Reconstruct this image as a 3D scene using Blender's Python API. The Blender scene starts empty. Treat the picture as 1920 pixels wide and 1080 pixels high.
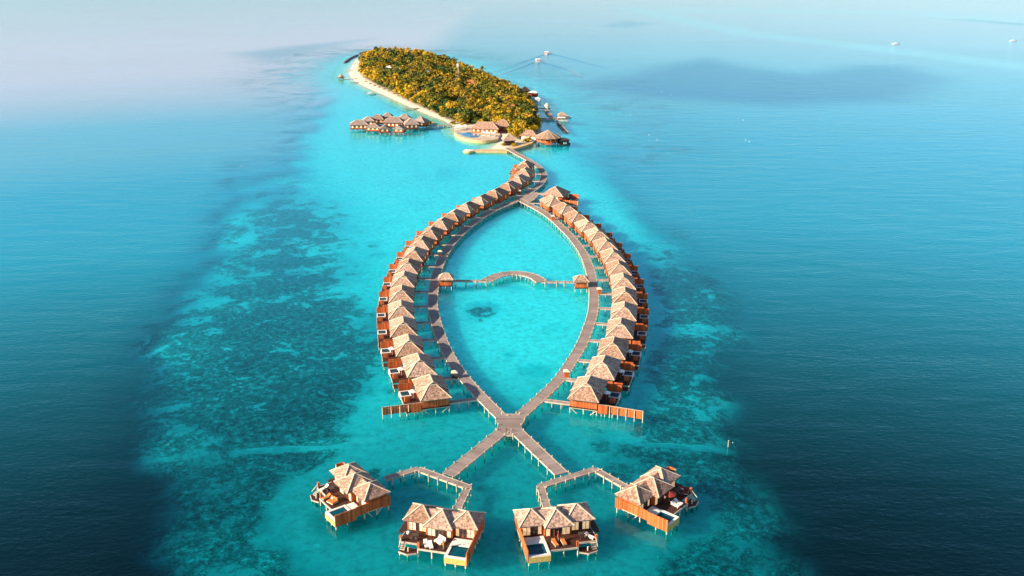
import bpy, math, random
import numpy as np
from mathutils import Vector, Matrix

random.seed(7)
rng = np.random.default_rng(7)
R = math.radians
scene = bpy.context.scene
COL = scene.collection

# ------------------------------------------------------------------ camera, sky, sun, exposure
CAM_H, FPX, HORIZON = 110.0, 1780.0, -85.0
PITCH = math.atan((540 - HORIZON) / FPX)
cam = bpy.data.cameras.new('camera')
cam.sensor_width = 36.0
cam.lens = 36.0 * FPX / 1920.0
cam.clip_start, cam.clip_end = 1.0, 60000.0
cam_o = bpy.data.objects.new('camera', cam)
COL.objects.link(cam_o)
cam_o.location = (0, 0, CAM_H)
cam_o.rotation_euler = (math.pi / 2 - PITCH, 0, 0)
scene.camera = cam_o

SUN_AZ, SUN_EL = R(70), R(24)          # measured to the left of straight behind the camera
SUN = Vector((-math.sin(SUN_AZ) * math.cos(SUN_EL), -math.cos(SUN_AZ) * math.cos(SUN_EL), math.sin(SUN_EL)))
world = bpy.data.worlds.new('World')
scene.world = world
world.use_nodes = True
wn = world.node_tree.nodes
sky = wn.new('ShaderNodeTexSky')
sky.sky_type = 'NISHITA'
sky.sun_disc = False
sky.sun_elevation = SUN_EL
sky.sun_rotation = math.atan2(SUN.x, SUN.y)
sky.altitude = 100
sky.air_density = 1.0
sky.dust_density = 0.7
sky.ozone_density = 2.5
wn['Background'].inputs['Strength'].default_value = 0.08
world.node_tree.links.new(sky.outputs[0], wn['Background'].inputs['Color'])
sl = bpy.data.lights.new('sun', 'SUN')
sl.energy = 5.0
sl.angle = R(0.6)
sl.color = (1.0, 0.83, 0.62)
so = bpy.data.objects.new('sun', sl)
COL.objects.link(so)
so.rotation_euler = SUN.to_track_quat('Z', 'Y').to_euler()
so.location = (-200, -100, 200)
scene.view_settings.view_transform = 'Standard'
scene.view_settings.look = 'None'
scene.view_settings.exposure = 1.3
scene.view_settings.gamma = 1.0
scene.view_settings.use_curve_mapping = False
scene.render.engine = 'CYCLES'
scene.cycles.max_bounces = 6
scene.cycles.transparent_max_bounces = 12

# ------------------------------------------------------------------ helpers
CT, ST = math.cos(PITCH), math.sin(PITCH)


def at(x, y, z=0.0):
    """point of the place that the photograph shows at (x, y), on the level z"""
    dx, dv = (x - 960) / FPX, (540 - y) / FPX
    t = (z - CAM_H) / (-ST + dv * CT)
    return Vector((dx * t, (CT + dv * ST) * t, z))


def ats(pts, z=0.0):
    return [at(x, y, z) for x, y in pts]


class MB:
    """collects the geometry of ONE mesh object"""

    def __init__(self):
        self.v, self.f = [], []

    def add(self, vs, fs):
        b = len(self.v)
        self.v += [tuple(p) for p in vs]
        self.f += [tuple(i + b for i in f) for f in fs]
        return self

    def box(self, x0, x1, y0, y1, z0, z1):
        return self.add([(x0, y0, z0), (x1, y0, z0), (x1, y1, z0), (x0, y1, z0),
                         (x0, y0, z1), (x1, y0, z1), (x1, y1, z1), (x0, y1, z1)],
                        [(3, 2, 1, 0), (4, 5, 6, 7), (0, 1, 5, 4), (1, 2, 6, 5), (2, 3, 7, 6), (3, 0, 4, 7)])

    def beam(self, p, q, w, h=None):
        p, q = Vector(p), Vector(q)
        h = h or w
        d = (q - p).normalized()
        s = d.cross(Vector((0, 0, 1)))
        s = s.normalized() if s.length > 1e-3 else Vector((1, 0, 0))
        u = s.cross(d)
        vs = []
        for e in (p, q):
            for a, b in ((-1, -1), (1, -1), (1, 1), (-1, 1)):
                vs.append(e + s * (a * w / 2) + u * (b * h / 2))
        return self.add(vs, [(3, 2, 1, 0), (4, 5, 6, 7), (0, 1, 5, 4), (1, 2, 6, 5), (2, 3, 7, 6), (3, 0, 4, 7)])

    def cyl(self, x, y, z0, z1, r0, r1=None, n=8):
        r1 = r0 if r1 is None else r1
        vs = [(x + r0 * math.cos(2 * math.pi * i / n), y + r0 * math.sin(2 * math.pi * i / n), z0) for i in range(n)]
        vs += [(x + r1 * math.cos(2 * math.pi * i / n), y + r1 * math.sin(2 * math.pi * i / n), z1) for i in range(n)]
        return self.add(vs, [tuple(range(n))[::-1], tuple(range(n, 2 * n))] +
                        [(i, (i + 1) % n, n + (i + 1) % n, n + i) for i in range(n)])

    def tube(self, pts, rs, n=6):
        rings = []
        for k, p in enumerate(pts):
            p = Vector(p)
            d = (Vector(pts[min(k + 1, len(pts) - 1)]) - Vector(pts[max(k - 1, 0)])).normalized()
            s = d.cross(Vector((0.31, 0.95, 0.05))).normalized()
            u = s.cross(d)
            rings.append([p + (s * math.cos(2 * math.pi * i / n) + u * math.sin(2 * math.pi * i / n)) * rs[k] for i in range(n)])
        vs = [p for r in rings for p in r]
        fs = []
        for k in range(len(rings) - 1):
            for i in range(n):
                fs.append((k * n + i, k * n + (i + 1) % n, (k + 1) * n + (i + 1) % n, (k + 1) * n + i))
        fs.append(tuple(range(n))[::-1])
        fs.append(tuple((len(rings) - 1) * n + i for i in range(n)))
        return self.add(vs, fs)

    def prism(self, pts, z0, z1):
        n = len(pts)
        return self.add([(p[0], p[1], z0) for p in pts] + [(p[0], p[1], z1) for p in pts],
                        [tuple(range(n))[::-1], tuple(range(n, 2 * n))] +
                        [(i, (i + 1) % n, n + (i + 1) % n, n + i) for i in range(n)])

    def hip(self, x0, x1, y0, y1, ze, zr, axis, a, b, th=0.24):
        """thatched roof solid; ridge along axis from a to b (a == end gives a gable)"""
        ym, xm = (y0 + y1) / 2, (x0 + x1) / 2
        rg = [(a, ym, zr), (b, ym, zr)] if axis == 'x' else [(xm, a, zr), (xm, b, zr)]
        i = 0.12
        vs = [(x0 + i, y0 + i, ze - th), (x1 - i, y0 + i, ze - th), (x1 - i, y1 - i, ze - th), (x0 + i, y1 - i, ze - th),
              (x0, y0, ze), (x1, y0, ze), (x1, y1, ze), (x0, y1, ze)] + rg
        fs = [(3, 2, 1, 0), (0, 1, 5, 4), (1, 2, 6, 5), (2, 3, 7, 6), (3, 0, 4, 7)]
        if axis == 'x':
            fs += [(4, 5, 9, 8), (6, 7, 8, 9), (5, 6, 9), (7, 4, 8)]
        else:
            fs += [(5, 6, 9, 8), (7, 4, 8, 9), (4, 5, 8), (6, 7, 9)]
        return self.add(vs, fs)

    def caps(self, x0, x1, y0, y1, ze, zr, axis, a, b, w=0.26):
        """the lighter binding along ridge and hips"""
        ym, xm = (y0 + y1) / 2, (x0 + x1) / 2
        r0, r1 = ((a, ym, zr + .06), (b, ym, zr + .06)) if axis == 'x' else ((xm, a, zr + .06), (xm, b, zr + .06))
        if abs(a - b) > 0.3:
            self.beam(r0, r1, w, 0.14)
        ends = [((x0, y0), r0), ((x0, y1), r0), ((x1, y0), r1), ((x1, y1), r1)] if axis == 'x' else \
               [((x0, y0), r0), ((x1, y0), r0), ((x0, y1), r1), ((x1, y1), r1)]
        for (cx, cy), r in ends:
            self.beam((cx, cy, ze + .05), r, w * .8, 0.12)
        return self

    def cone(self, x, y, z0, z1, r, n=8, rot=0.0, th=0.2, squash=1.0):
        ring = lambda rr, z: [(x + rr * math.cos(rot + 2 * math.pi * i / n), y + squash * rr * math.sin(rot + 2 * math.pi * i / n), z) for i in range(n)]
        vs = ring(r - .1, z0 - th) + ring(r, z0) + [(x, y, z1)]
        fs = [tuple(range(n))[::-1]]
        for i in range(n):
            j = (i + 1) % n
            fs += [(i, j, n + j, n + i), (n + i, n + j, 2 * n)]
        return self.add(vs, fs)

    def data(self, name, mat, sx=1):
        v = [(p[0] * sx, p[1], p[2]) for p in self.v] if sx < 0 else self.v
        f = [t[::-1] for t in self.f] if sx < 0 else self.f
        me = bpy.data.meshes.new(name)
        me.from_pydata(v, [], f)
        me.materials.append(mat)
        me.update()
        return me

    def obj(self, name, mat, parent=None, sx=1, loc=None):
        return link(name, self.data(name, mat, sx), parent, loc)


def link(name, me, parent=None, loc=None, rz=0.0):
    o = bpy.data.objects.new(name, me)
    COL.objects.link(o)
    if parent is not None:
        o.parent = parent
    if loc is not None:
        o.location = loc
    if rz:
        o.rotation_euler = (0, 0, rz)
    return o


def tag(o, label, cat, group=None):
    o['label'] = label
    o['category'] = cat
    if group:
        o['group'] = group
    return o


def thing(name, label, cat, loc=(0, 0, 0), rz=0.0, group=None):
    o = bpy.data.objects.new(name, None)
    o.empty_display_size = 0.5
    COL.objects.link(o)
    o.location = loc
    o.rotation_euler = (0, 0, rz)
    return tag(o, label, cat, group)


KIDS = {}


def copy_tree(root, label=None, group=None):
    def rec(o, parent):
        c = o.copy()
        COL.objects.link(c)
        if parent is not None:
            c.parent = parent
        for ch in o.children:
            rec(ch, c)
        return c
    r = rec(root, None)
    if label:
        r['label'] = label
    if group:
        r['group'] = group
    return r


# ------------------------------------------------------------------ materials
def new_mat(name):
    m = bpy.data.materials.new(name)
    m.use_nodes = True
    nt = m.node_tree
    return m, nt, nt.nodes['Principled BSDF']


def N(nt, kind, **kw):
    n = nt.nodes.new(kind)
    for k, v in kw.items():
        setattr(n, k, v)
    return n


def ramp(nt, fac, stops):
    r = N(nt, 'ShaderNodeValToRGB')
    e = r.color_ramp.elements
    while len(e) < len(stops):
        e.new(0.5)
    for i, (p, c) in enumerate(stops):
        e[i].position = p
        e[i].color = (*c, 1)
    nt.links.new(fac, r.inputs['Fac'])
    return r.outputs['Color']


def noise(nt, vec, scale, detail=4, rough=0.55, dist=0.0):
    n = N(nt, 'ShaderNodeTexNoise')
    n.inputs['Scale'].default_value = scale
    n.inputs['Detail'].default_value = detail
    n.inputs['Roughness'].default_value = rough
    n.inputs['Distortion'].default_value = dist
    if vec is not None:
        nt.links.new(vec, n.inputs['Vector'])
    return n.outputs['Fac']


def math_n(nt, op, a, b=None, c=None, clamp=False):
    n = N(nt, 'ShaderNodeMath', operation=op, use_clamp=clamp)
    for i, v in enumerate((a, b, c)):
        if v is None:
            continue
        if isinstance(v, (int, float)):
            n.inputs[i].default_value = v
        else:
            nt.links.new(v, n.inputs[i])
    return n.outputs[0]


def mix_c(nt, fac, a, b, mode='MIX'):
    n = N(nt, 'ShaderNodeMix', data_type='RGBA', blend_type=mode)
    for sock, v in ((n.inputs[0], fac), (n.inputs[6], a), (n.inputs[7], b)):
        if isinstance(v, (int, float)):
            sock.default_value = v
        elif isinstance(v, tuple):
            sock.default_value = (*v, 1)
        else:
            nt.links.new(v, sock)
    return n.outputs[2]


def attr(nt, name):
    return N(nt, 'ShaderNodeAttribute', attribute_name=name).outputs['Fac']


def position(nt, sx=1, sy=1, sz=1, which='Position'):
    g = N(nt, 'ShaderNodeNewGeometry').outputs['Position'] if which == 'Position' else N(nt, 'ShaderNodeTexCoord').outputs['Object']
    m = N(nt, 'ShaderNodeMapping')
    m.inputs['Scale'].default_value = (sx, sy, sz)
    nt.links.new(g, m.inputs['Vector'])
    return m.outputs['Vector']


def bump(nt, bsdf, h, strength, dist):
    b = N(nt, 'ShaderNodeBump')
    b.inputs['Strength'].default_value = strength
    b.inputs['Distance'].default_value = dist
    nt.links.new(h, b.inputs['Height'])
    nt.links.new(b.outputs[0], bsdf.inputs['Normal'])


def surf(name, c0, c1, scale=1.5, rough=0.8, stretch=(1, 1, 1), bmp=0.3, bd=0.05, detail=5, which='Position', spec=0.3, lo=.32, hi=.68):
    m, nt, p = new_mat(name)
    f = noise(nt, position(nt, *stretch, which=which), scale, detail, 0.62)
    nt.links.new(ramp(nt, f, [(lo, c0), (hi, c1)]), p.inputs['Base Color'])
    p.inputs['Roughness'].default_value = rough
    p.inputs['Specular IOR Level'].default_value = spec
    if bmp:
        bump(nt, p, f, bmp, bd)
    return m


def thatch_mat(name, c0, c1, c2):
    m, nt, p = new_mat(name)
    pos = position(nt)
    v = N(nt, 'ShaderNodeTexVoronoi')
    v.inputs['Scale'].default_value = 2.3
    v.inputs['Randomness'].default_value = 1.0
    nt.links.new(pos, v.inputs['Vector'])
    f1 = noise(nt, pos, 1.1, 6, 0.72, 0.4)
    f2 = noise(nt, position(nt, 1, 1, 3), 0.17, 3, 0.5)
    f = math_n(nt, 'ADD', math_n(nt, 'MULTIPLY', f1, 0.62), math_n(nt, 'MULTIPLY', v.outputs['Distance'], 0.34))
    c = ramp(nt, f, [(0.34, c0), (0.46, c1), (0.58, c2)])
    c = mix_c(nt, math_n(nt, 'MULTIPLY', f2, 0.4), c, (0.28, 0.19, 0.14), 'MIX')
    oi = N(nt, 'ShaderNodeObjectInfo').outputs['Random']
    hv = N(nt, 'ShaderNodeHueSaturation')
    nt.links.new(math_n(nt, 'ADD', 0.80, math_n(nt, 'MULTIPLY', oi, 0.4)), hv.inputs['Value'])
    nt.links.new(math_n(nt, 'SUBTRACT', 1.12, math_n(nt, 'MULTIPLY', oi, 0.25)), hv.inputs['Saturation'])
    nt.links.new(c, hv.inputs['Color'])
    c = hv.outputs[0]
    nt.links.new(c, p.inputs['Base Color'])
    p.inputs['Roughness'].default_value = 0.95
    p.inputs['Specular IOR Level'].default_value = 0.1
    bump(nt, p, f, 0.35, 0.2)
    return m


def plank_mat(name, c0, c1, width, axis='along', rough=0.65):
    """vertical boarding: fine joints and board-to-board colour, on object coordinates"""
    m, nt, p = new_mat(name)
    tc = N(nt, 'ShaderNodeTexCoord').outputs['Object']
    sep = N(nt, 'ShaderNodeSeparateXYZ')
    nt.links.new(tc, sep.inputs[0])
    s = math_n(nt, 'ADD', sep.outputs[0], sep.outputs[1])
    q = math_n(nt, 'DIVIDE', s, width)
    fl = math_n(nt, 'FLOOR', q)
    wn_ = N(nt, 'ShaderNodeTexWhiteNoise', noise_dimensions='1D')
    nt.links.new(fl, wn_.inputs['W'])
    f = noise(nt, position(nt, 3, 3, 0.6), 0.9, 4, 0.6)
    t = math_n(nt, 'ADD', math_n(nt, 'MULTIPLY', wn_.outputs['Value'], 0.55), math_n(nt, 'MULTIPLY', f, 0.45))
    nt.links.new(ramp(nt, t, [(0.15, c0), (0.85, c1)]), p.inputs['Base Color'])
    p.inputs['Roughness'].default_value = rough
    p.inputs['Specular IOR Level'].default_value = 0.25
    fr = math_n(nt, 'FRACT', q)
    edge = math_n(nt, 'SMOOTH_MIN', fr, math_n(nt, 'SUBTRACT', 1.0, fr), 0.05)
    bump(nt, p, math_n(nt, 'MINIMUM', edge, 0.12), 0.5, 0.1)
    return m


M = {}
M['thatch'] = thatch_mat('thatch', (0.115, 0.058, 0.040), (0.29, 0.163, 0.112), (0.47, 0.305, 0.215))
M['old_thatch'] = thatch_mat('old_thatch', (0.10, 0.068, 0.058), (0.22, 0.158, 0.135), (0.36, 0.27, 0.23))
M['ridge'] = surf('ridge_binding', (0.50, 0.40, 0.29), (0.68, 0.56, 0.42), 2.0, 0.9)
M['wood'] = plank_mat('orange_boards', (0.30, 0.055, 0.012), (0.64, 0.165, 0.045), 0.3)
M['darkdeck'] = plank_mat('dark_deck_boards', (0.035, 0.012, 0.008), (0.075, 0.025, 0.015), 0.22)
M['post'] = surf('pale_timber_posts', (0.42, 0.33, 0.22), (0.66, 0.55, 0.38), 1.2, 0.85)
M['beam'] = surf('edge_beams', (0.34, 0.275, 0.21), (0.52, 0.43, 0.34), 0.8, 0.85)
M['stone'] = surf('pale_stone', (0.62, 0.57, 0.52), (0.74, 0.69, 0.63), 0.9, 0.7)
M['tile'] = surf('ochre_tile', (0.50, 0.29, 0.07), (0.66, 0.43, 0.13), 2.5, 0.55)
M['white'] = surf('white_paint', (0.74, 0.72, 0.68), (0.82, 0.80, 0.77), 0.6, 0.5, bmp=0)
M['cushion'] = surf('cream_cushions', (0.72, 0.66, 0.56), (0.80, 0.75, 0.66), 1.0, 0.9, bmp=0)
M['orangecloth'] = surf('orange_cushions', (0.5, 0.14, 0.03), (0.62, 0.2, 0.05), 1.0, 0.9, bmp=0)
M['redcloth'] = surf('dark_red_cloth', (0.20, 0.022, 0.015), (0.28, 0.035, 0.02), 1.0, 0.9, bmp=0)
M['dark'] = surf('dark_timber', (0.035, 0.025, 0.022), (0.08, 0.055, 0.045), 1.0, 0.7)
M['bark'] = surf('bark', (0.12, 0.085, 0.055), (0.24, 0.18, 0.12), 2.0, 0.95)
M['rock'] = surf('dark_rock', (0.05, 0.05, 0.045), (0.14, 0.13, 0.12), 0.8, 0.9, bmp=0.8, bd=0.3)
M['redroof'] = surf('red_tile_roof', (0.26, 0.07, 0.035), (0.4, 0.13, 0.06), 1.2, 0.85)
M['hull'] = surf('boat_paint', (0.52, 0.50, 0.48), (0.62, 0.60, 0.58), 0.5, 0.35, bmp=0, spec=0.5)
M['masonry'] = surf('sand_coloured_masonry', (0.44, 0.26, 0.11), (0.60, 0.41, 0.22), 0.7, 0.9)

m, nt, p = new_mat('boardwalk_planks')
uv = N(nt, 'ShaderNodeUVMap').outputs[0]
sep = N(nt, 'ShaderNodeSeparateXYZ')
nt.links.new(uv, sep.inputs[0])
q = math_n(nt, 'DIVIDE', sep.outputs[0], 0.19)
wn_ = N(nt, 'ShaderNodeTexWhiteNoise', noise_dimensions='1D')
nt.links.new(math_n(nt, 'FLOOR', q), wn_.inputs['W'])
q2 = N(nt, 'ShaderNodeTexWhiteNoise', noise_dimensions='1D')
nt.links.new(math_n(nt, 'FLOOR', math_n(nt, 'DIVIDE', sep.outputs[0], 2.6)), q2.inputs['W'])
f = noise(nt, position(nt), 0.35, 5, 0.6)
t = math_n(nt, 'ADD', math_n(nt, 'MULTIPLY', wn_.outputs['Value'], 0.34),
           math_n(nt, 'ADD', math_n(nt, 'MULTIPLY', q2.outputs['Value'], 0.26), math_n(nt, 'MULTIPLY', f, 0.45)))
nt.links.new(ramp(nt, t, [(0.2, (0.17, 0.128, 0.112)), (0.85, (0.33, 0.255, 0.222))]), p.inputs['Base Color'])
p.inputs['Roughness'].default_value = 0.85
p.inputs['Specular IOR Level'].default_value = 0.2
fr = math_n(nt, 'FRACT', q)
bump(nt, p, math_n(nt, 'MINIMUM', math_n(nt, 'MINIMUM', fr, math_n(nt, 'SUBTRACT', 1.0, fr)), 0.1), 0.6, 0.08)
M['planks'] = m

m, nt, p = new_mat('lit_window')
f = noise(nt, position(nt), 0.8, 2)
nt.links.new(ramp(nt, f, [(0.3, (0.72, 0.55, 0.33)), (0.7, (0.8, 0.68, 0.48))]), p.inputs['Base Color'])
p.inputs['Roughness'].default_value = 0.4
p.inputs['Emission Color'].default_value = (1.0, 0.62, 0.24, 1)
p.inputs['Emission Strength'].default_value = 0.22
M['window'] = m
m, nt, p = new_mat('dark_glass')
p.inputs['Base Color'].default_value = (0.03, 0.035, 0.04, 1)
p.inputs['Roughness'].default_value = 0.08
M['glass'] = m

m, nt, p = new_mat('pool_water')
f = noise(nt, position(nt), 0.9, 3, 0.6, 0.6)
nt.links.new(ramp(nt, f, [(0.3, (0.0, 0.04, 0.06)), (0.7, (0.0, 0.075, 0.10))]), p.inputs['Base Color'])
p.inputs['Roughness'].default_value = 0.06
p.inputs['IOR'].default_value = 1.33
bump(nt, p, noise(nt, position(nt), 2.5, 2), 0.1, 0.05)
M['pool'] = m
m, nt, p = new_mat('resort_pool_water')
f = noise(nt, position(nt), 0.35, 3, 0.6, 0.6)
nt.links.new(ramp(nt, f, [(0.35, (0.0, 0.10, 0.26)), (0.65, (0.01, 0.24, 0.38))]), p.inputs['Base Color'])
p.inputs['Roughness'].default_value = 0.06
p.inputs['IOR'].default_value = 1.33
M['bigpool'] = m


def leaf_mat(name, c0, c1, c2):
    m, nt, p = new_mat(name)
    f1 = noise(nt, position(nt), 0.085, 3, 0.6)
    f2 = noise(nt, position(nt), 0.9, 2, 0.6)
    f = math_n(nt, 'ADD', math_n(nt, 'MULTIPLY', f1, 0.7), math_n(nt, 'MULTIPLY', f2, 0.3))
    c = ramp(nt, f, [(0.34, c0), (0.5, c1), (0.64, c2)])
    nt.links.new(c, p.inputs['Base Color'])
    p.inputs['Roughness'].default_value = 0.7
    p.inputs['Specular IOR Level'].default_value = 0.15
    tr = N(nt, 'ShaderNodeBsdfTranslucent')
    nt.links.new(c, tr.inputs['Color'])
    mx = N(nt, 'ShaderNodeMixShader')
    mx.inputs[0].default_value = 0.15
    nt.links.new(p.outputs[0], mx.inputs[1])
    nt.links.new(tr.outputs[0], mx.inputs[2])
    nt.links.new(mx.outputs[0], nt.nodes['Material Output'].inputs['Surface'])
    return m


M['leaf_gold'] = leaf_mat('golden_leaves', (0.19, 0.13, 0.008), (0.42, 0.265, 0.012), (0.58, 0.35, 0.02))
M['leaf_green'] = leaf_mat('olive_leaves', (0.045, 0.07, 0.010), (0.12, 0.125, 0.014), (0.22, 0.185, 0.016))
M['leaf_dark'] = leaf_mat('dark_leaves', (0.02, 0.05, 0.018), (0.045, 0.085, 0.02), (0.09, 0.12, 0.016))
M['frond'] = leaf_mat('palm_fronds', (0.13, 0.10, 0.012), (0.32, 0.21, 0.018), (0.50, 0.30, 0.03))

# ------------------------------------------------------------------ seabed, water, island ground
def sdf(px, py, poly):
    """signed distance (m), positive inside"""
    P = np.array([(p[0], p[1]) for p in poly])
    d = np.full(px.shape, 1e9)
    ins = np.zeros(px.shape, bool)
    n = len(P)
    for i in range(n):
        a, b = P[i], P[(i + 1) % n]
        e = b - a
        t = np.clip(((px - a[0]) * e[0] + (py - a[1]) * e[1]) / (e @ e + 1e-9), 0, 1)
        d = np.minimum(d, np.hypot(px - a[0] - t * e[0], py - a[1] - t * e[1]))
        c = (a[1] > py) != (b[1] > py)
        with np.errstate(divide='ignore', invalid='ignore'):
            ins ^= c & (px < (b[0] - a[0]) * (py - a[1]) / (b[1] - a[1] + 1e-12) + a[0])
    return np.where(ins, d, -d)


def line_d(px, py, pts):
    d = np.full(px.shape, 1e9)
    for a, b in zip(pts[:-1], pts[1:]):
        a, b = np.array(a[:2]), np.array(b[:2])
        e = b - a
        t = np.clip(((px - a[0]) * e[0] + (py - a[1]) * e[1]) / (e @ e + 1e-9), 0, 1)
        d = np.minimum(d, np.hypot(px - a[0] - t * e[0], py - a[1] - t * e[1]))
    return d


def sstep(a, b, x):
    t = np.clip((x - a) / (b - a), 0, 1)
    return t * t * (3 - 2 * t)


ZB = -1.1
SHELF = ats([(640, 95), (520, 190), (470, 265), (425, 370), (395, 470), (325, 560), (280, 620), (252, 740), (250, 860), (272, 960),
             (285, 1090), (300, 1400), (1560, 1400), (1520, 1090), (1480, 1020), (1430, 940), (1385, 870), (1362, 800), (1372, 700), (1385, 620), (1365, 545),
             (1290, 475), (1200, 400), (1150, 330), (1105, 262), (1060, 215), (1020, 175), (965, 155), (870, 118), (760, 93)], ZB)
SAND = ats([(655, 114), (632, 150), (600, 215), (565, 262), (560, 330), (585, 400), (590, 470), (585, 520), (575, 560), (610, 600), (650, 650), (676, 700),
            (672, 740), (645, 790), (668, 832), (640, 868), (560, 902), (512, 950), (530, 1000), (590, 1055), (680, 1100), (700, 1400),
            (1180, 1400), (1190, 1100), (1250, 1055), (1325, 1010), (1338, 985), (1310, 925), (1210, 880), (1165, 850), (1190, 828),
            (1212, 780), (1225, 720), (1236, 660), (1240, 600), (1222, 500), (1175, 425), (1130, 360), (1100, 310), (1075, 262), (1058, 240), (1022, 196), (975, 165), (800, 106), (700, 99)], ZB)
PATCH = [(905, 583, 34, 13, .95), (893, 600, 18, 5, .9), (955, 672, 12, 6, .6), (1000, 700, 38, 16, .42), (820, 328, 55, 16, .42), (775, 297, 30, 10, .35),
         (705, 480, 34, 9, .55), (660, 530, 40, 10, .5), (700, 460, 20, 6, .6), (730, 420, 30, 10, .35), (715, 590, 20, 8, .5), (735, 735, 22, 12, .55),
         (700, 885, 22, 14, .9), (640, 985, 70, 36, .62), (860, 1035, 30, 14, .5), (1018, 1062, 9, 5, .9), (1064, 1061, 6, 4, .9), (905, 985, 30, 14, .4), (1125, 835, 30, 18, .6),
         (1160, 880, 45, 24, .75), (1110, 810, 40, 12, .5), (780, 385, 40, 10, .3), (610, 300, 40, 16, .45), (640, 420, 40, 22, .45), (655, 345, 30, 12, .4),
         (965, 545, 22, 5, .4), (1040, 620, 30, 9, .25), (620, 615, 26, 9, .8), (860, 860, 60, 30, .2), (1060, 960, 60, 30, .2)]
CHAN = [ats([(440, 848), (500, 842), (590, 839), (690, 832)], ZB), ats([(1170, 822), (1215, 832), (1290, 837), (1366, 838)], ZB)]
SAND_TIP = [(868, 232), (905, 252), (932, 262), (945, 258), (960, 272), (985, 270), (1000, 262), (1012, 252)]
ISLE = ats([(655, 138), (660, 147), (672, 156), (692, 166), (720, 178), (750, 192), (775, 203), (803, 215), (835, 227), (850, 236), (858, 250), (880, 258), (915, 262), (938, 265),
            (922, 279), (950, 282), (972, 274), (1000, 262), (1016, 250), (1010, 228), (1003, 206), (990, 188), (965, 168), (920, 148), (870, 127), (812, 109), (760, 102),
            (715, 101), (688, 104), (668, 112), (660, 124)], 0)
FARLIGHT = [(ats([(1180, 15), (1300, 42), (1420, 66), (1600, 85), (1760, 105), (1940, 128)], 0), 34, .30),
            (ats([(1250, 20), (1450, 20), (1700, 24), (1950, 42)], 0), 70, .25)]
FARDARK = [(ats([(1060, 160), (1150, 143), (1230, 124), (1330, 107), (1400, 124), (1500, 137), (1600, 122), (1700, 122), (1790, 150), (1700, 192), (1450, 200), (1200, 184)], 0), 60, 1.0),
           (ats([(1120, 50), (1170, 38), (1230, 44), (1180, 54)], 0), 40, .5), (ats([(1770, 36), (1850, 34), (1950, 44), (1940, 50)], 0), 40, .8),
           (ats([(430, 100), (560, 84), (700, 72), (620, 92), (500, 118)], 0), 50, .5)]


def axis_vals(lo, hi, step, grow, far_lo, far_hi):
    a = list(np.arange(lo, hi, step))
    s, x = step, hi
    while x < far_hi:
        a.append(x)
        s *= grow
        x += s
    a.append(far_hi)
    s, x, b = step, lo, []
    while x > far_lo:
        s *= grow
        x -= s
        b.append(x)
    return np.array(sorted(b) + a)


def island_z(X, Y):
    d = sdf(X, Y, ISLE)
    return np.where(d > 0, 1.5 * (1 - np.exp(-d / 9.0)), np.maximum(d * 0.11, -2.9)), d


def grid_obj(name, xs, ys, Z, mat, attrs, keep=None, smooth=True):
    nx, ny = len(xs), len(ys)
    X, Y = np.meshgrid(xs, ys)
    co = np.stack([X.ravel(), Y.ravel(), Z.ravel()], 1).astype(np.float32)
    i = np.arange((ny - 1) * (nx - 1))
    r, c = i // (nx - 1), i % (nx - 1)
    a = r * nx + c
    q = np.stack([a, a + 1, a + nx + 1, a + nx], 1)
    if keep is not None:
        q = q[keep.ravel()[q].any(1)]
        used = np.unique(q)
        remap = np.zeros(co.shape[0], int)
        remap[used] = np.arange(len(used))
        q, co = remap[q], co[used]
        attrs = {k: v.ravel()[used] for k, v in attrs.items()}
    me = bpy.data.meshes.new(name)
    me.vertices.add(len(co))
    me.vertices.foreach_set('co', co.ravel())
    me.loops.add(q.size)
    me.loops.foreach_set('vertex_index', q.ravel().astype(np.int32))
    me.polygons.add(len(q))
    me.polygons.foreach_set('loop_start', np.arange(0, q.size, 4, dtype=np.int32))
    me.polygons.foreach_set('loop_total', np.full(len(q), 4, dtype=np.int32))
    me.polygons.foreach_set('use_smooth', np.full(len(q), smooth))
    for k, v in attrs.items():
        at_ = me.attributes.new(k, 'FLOAT', 'POINT')
        at_.data.foreach_set('value', np.ascontiguousarray(v.ravel(), dtype=np.float32))
    me.materials.append(mat)
    me.update()
    me.validate()
    o = link(name, me)
    o['kind'] = 'structure'
    return o


xs = axis_vals(-150, 150, 1.3, 1.022, -26000, 26000)
ys = axis_vals(85, 520, 1.3, 1.011, -9000, 30000)
X, Y = np.meshgrid(xs, ys)
s_shelf = sdf(X, Y, SHELF)
s_sand = sdf(X, Y, SAND)
scale = np.clip(Y / 300.0, .4, 4)
deep = 1 - sstep(-18, 11, s_shelf / scale ** .4)
deep = np.maximum(deep, .85 * sstep(400, 580, Y) * (1 - sstep(-38, 16, s_sand)))
wid = 5 + 39 * sstep(200, 300, Y) * (X < 0) + 8 * (X > 0)
coral = (1 - sstep(-9, wid, s_sand)) * 0.80
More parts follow.
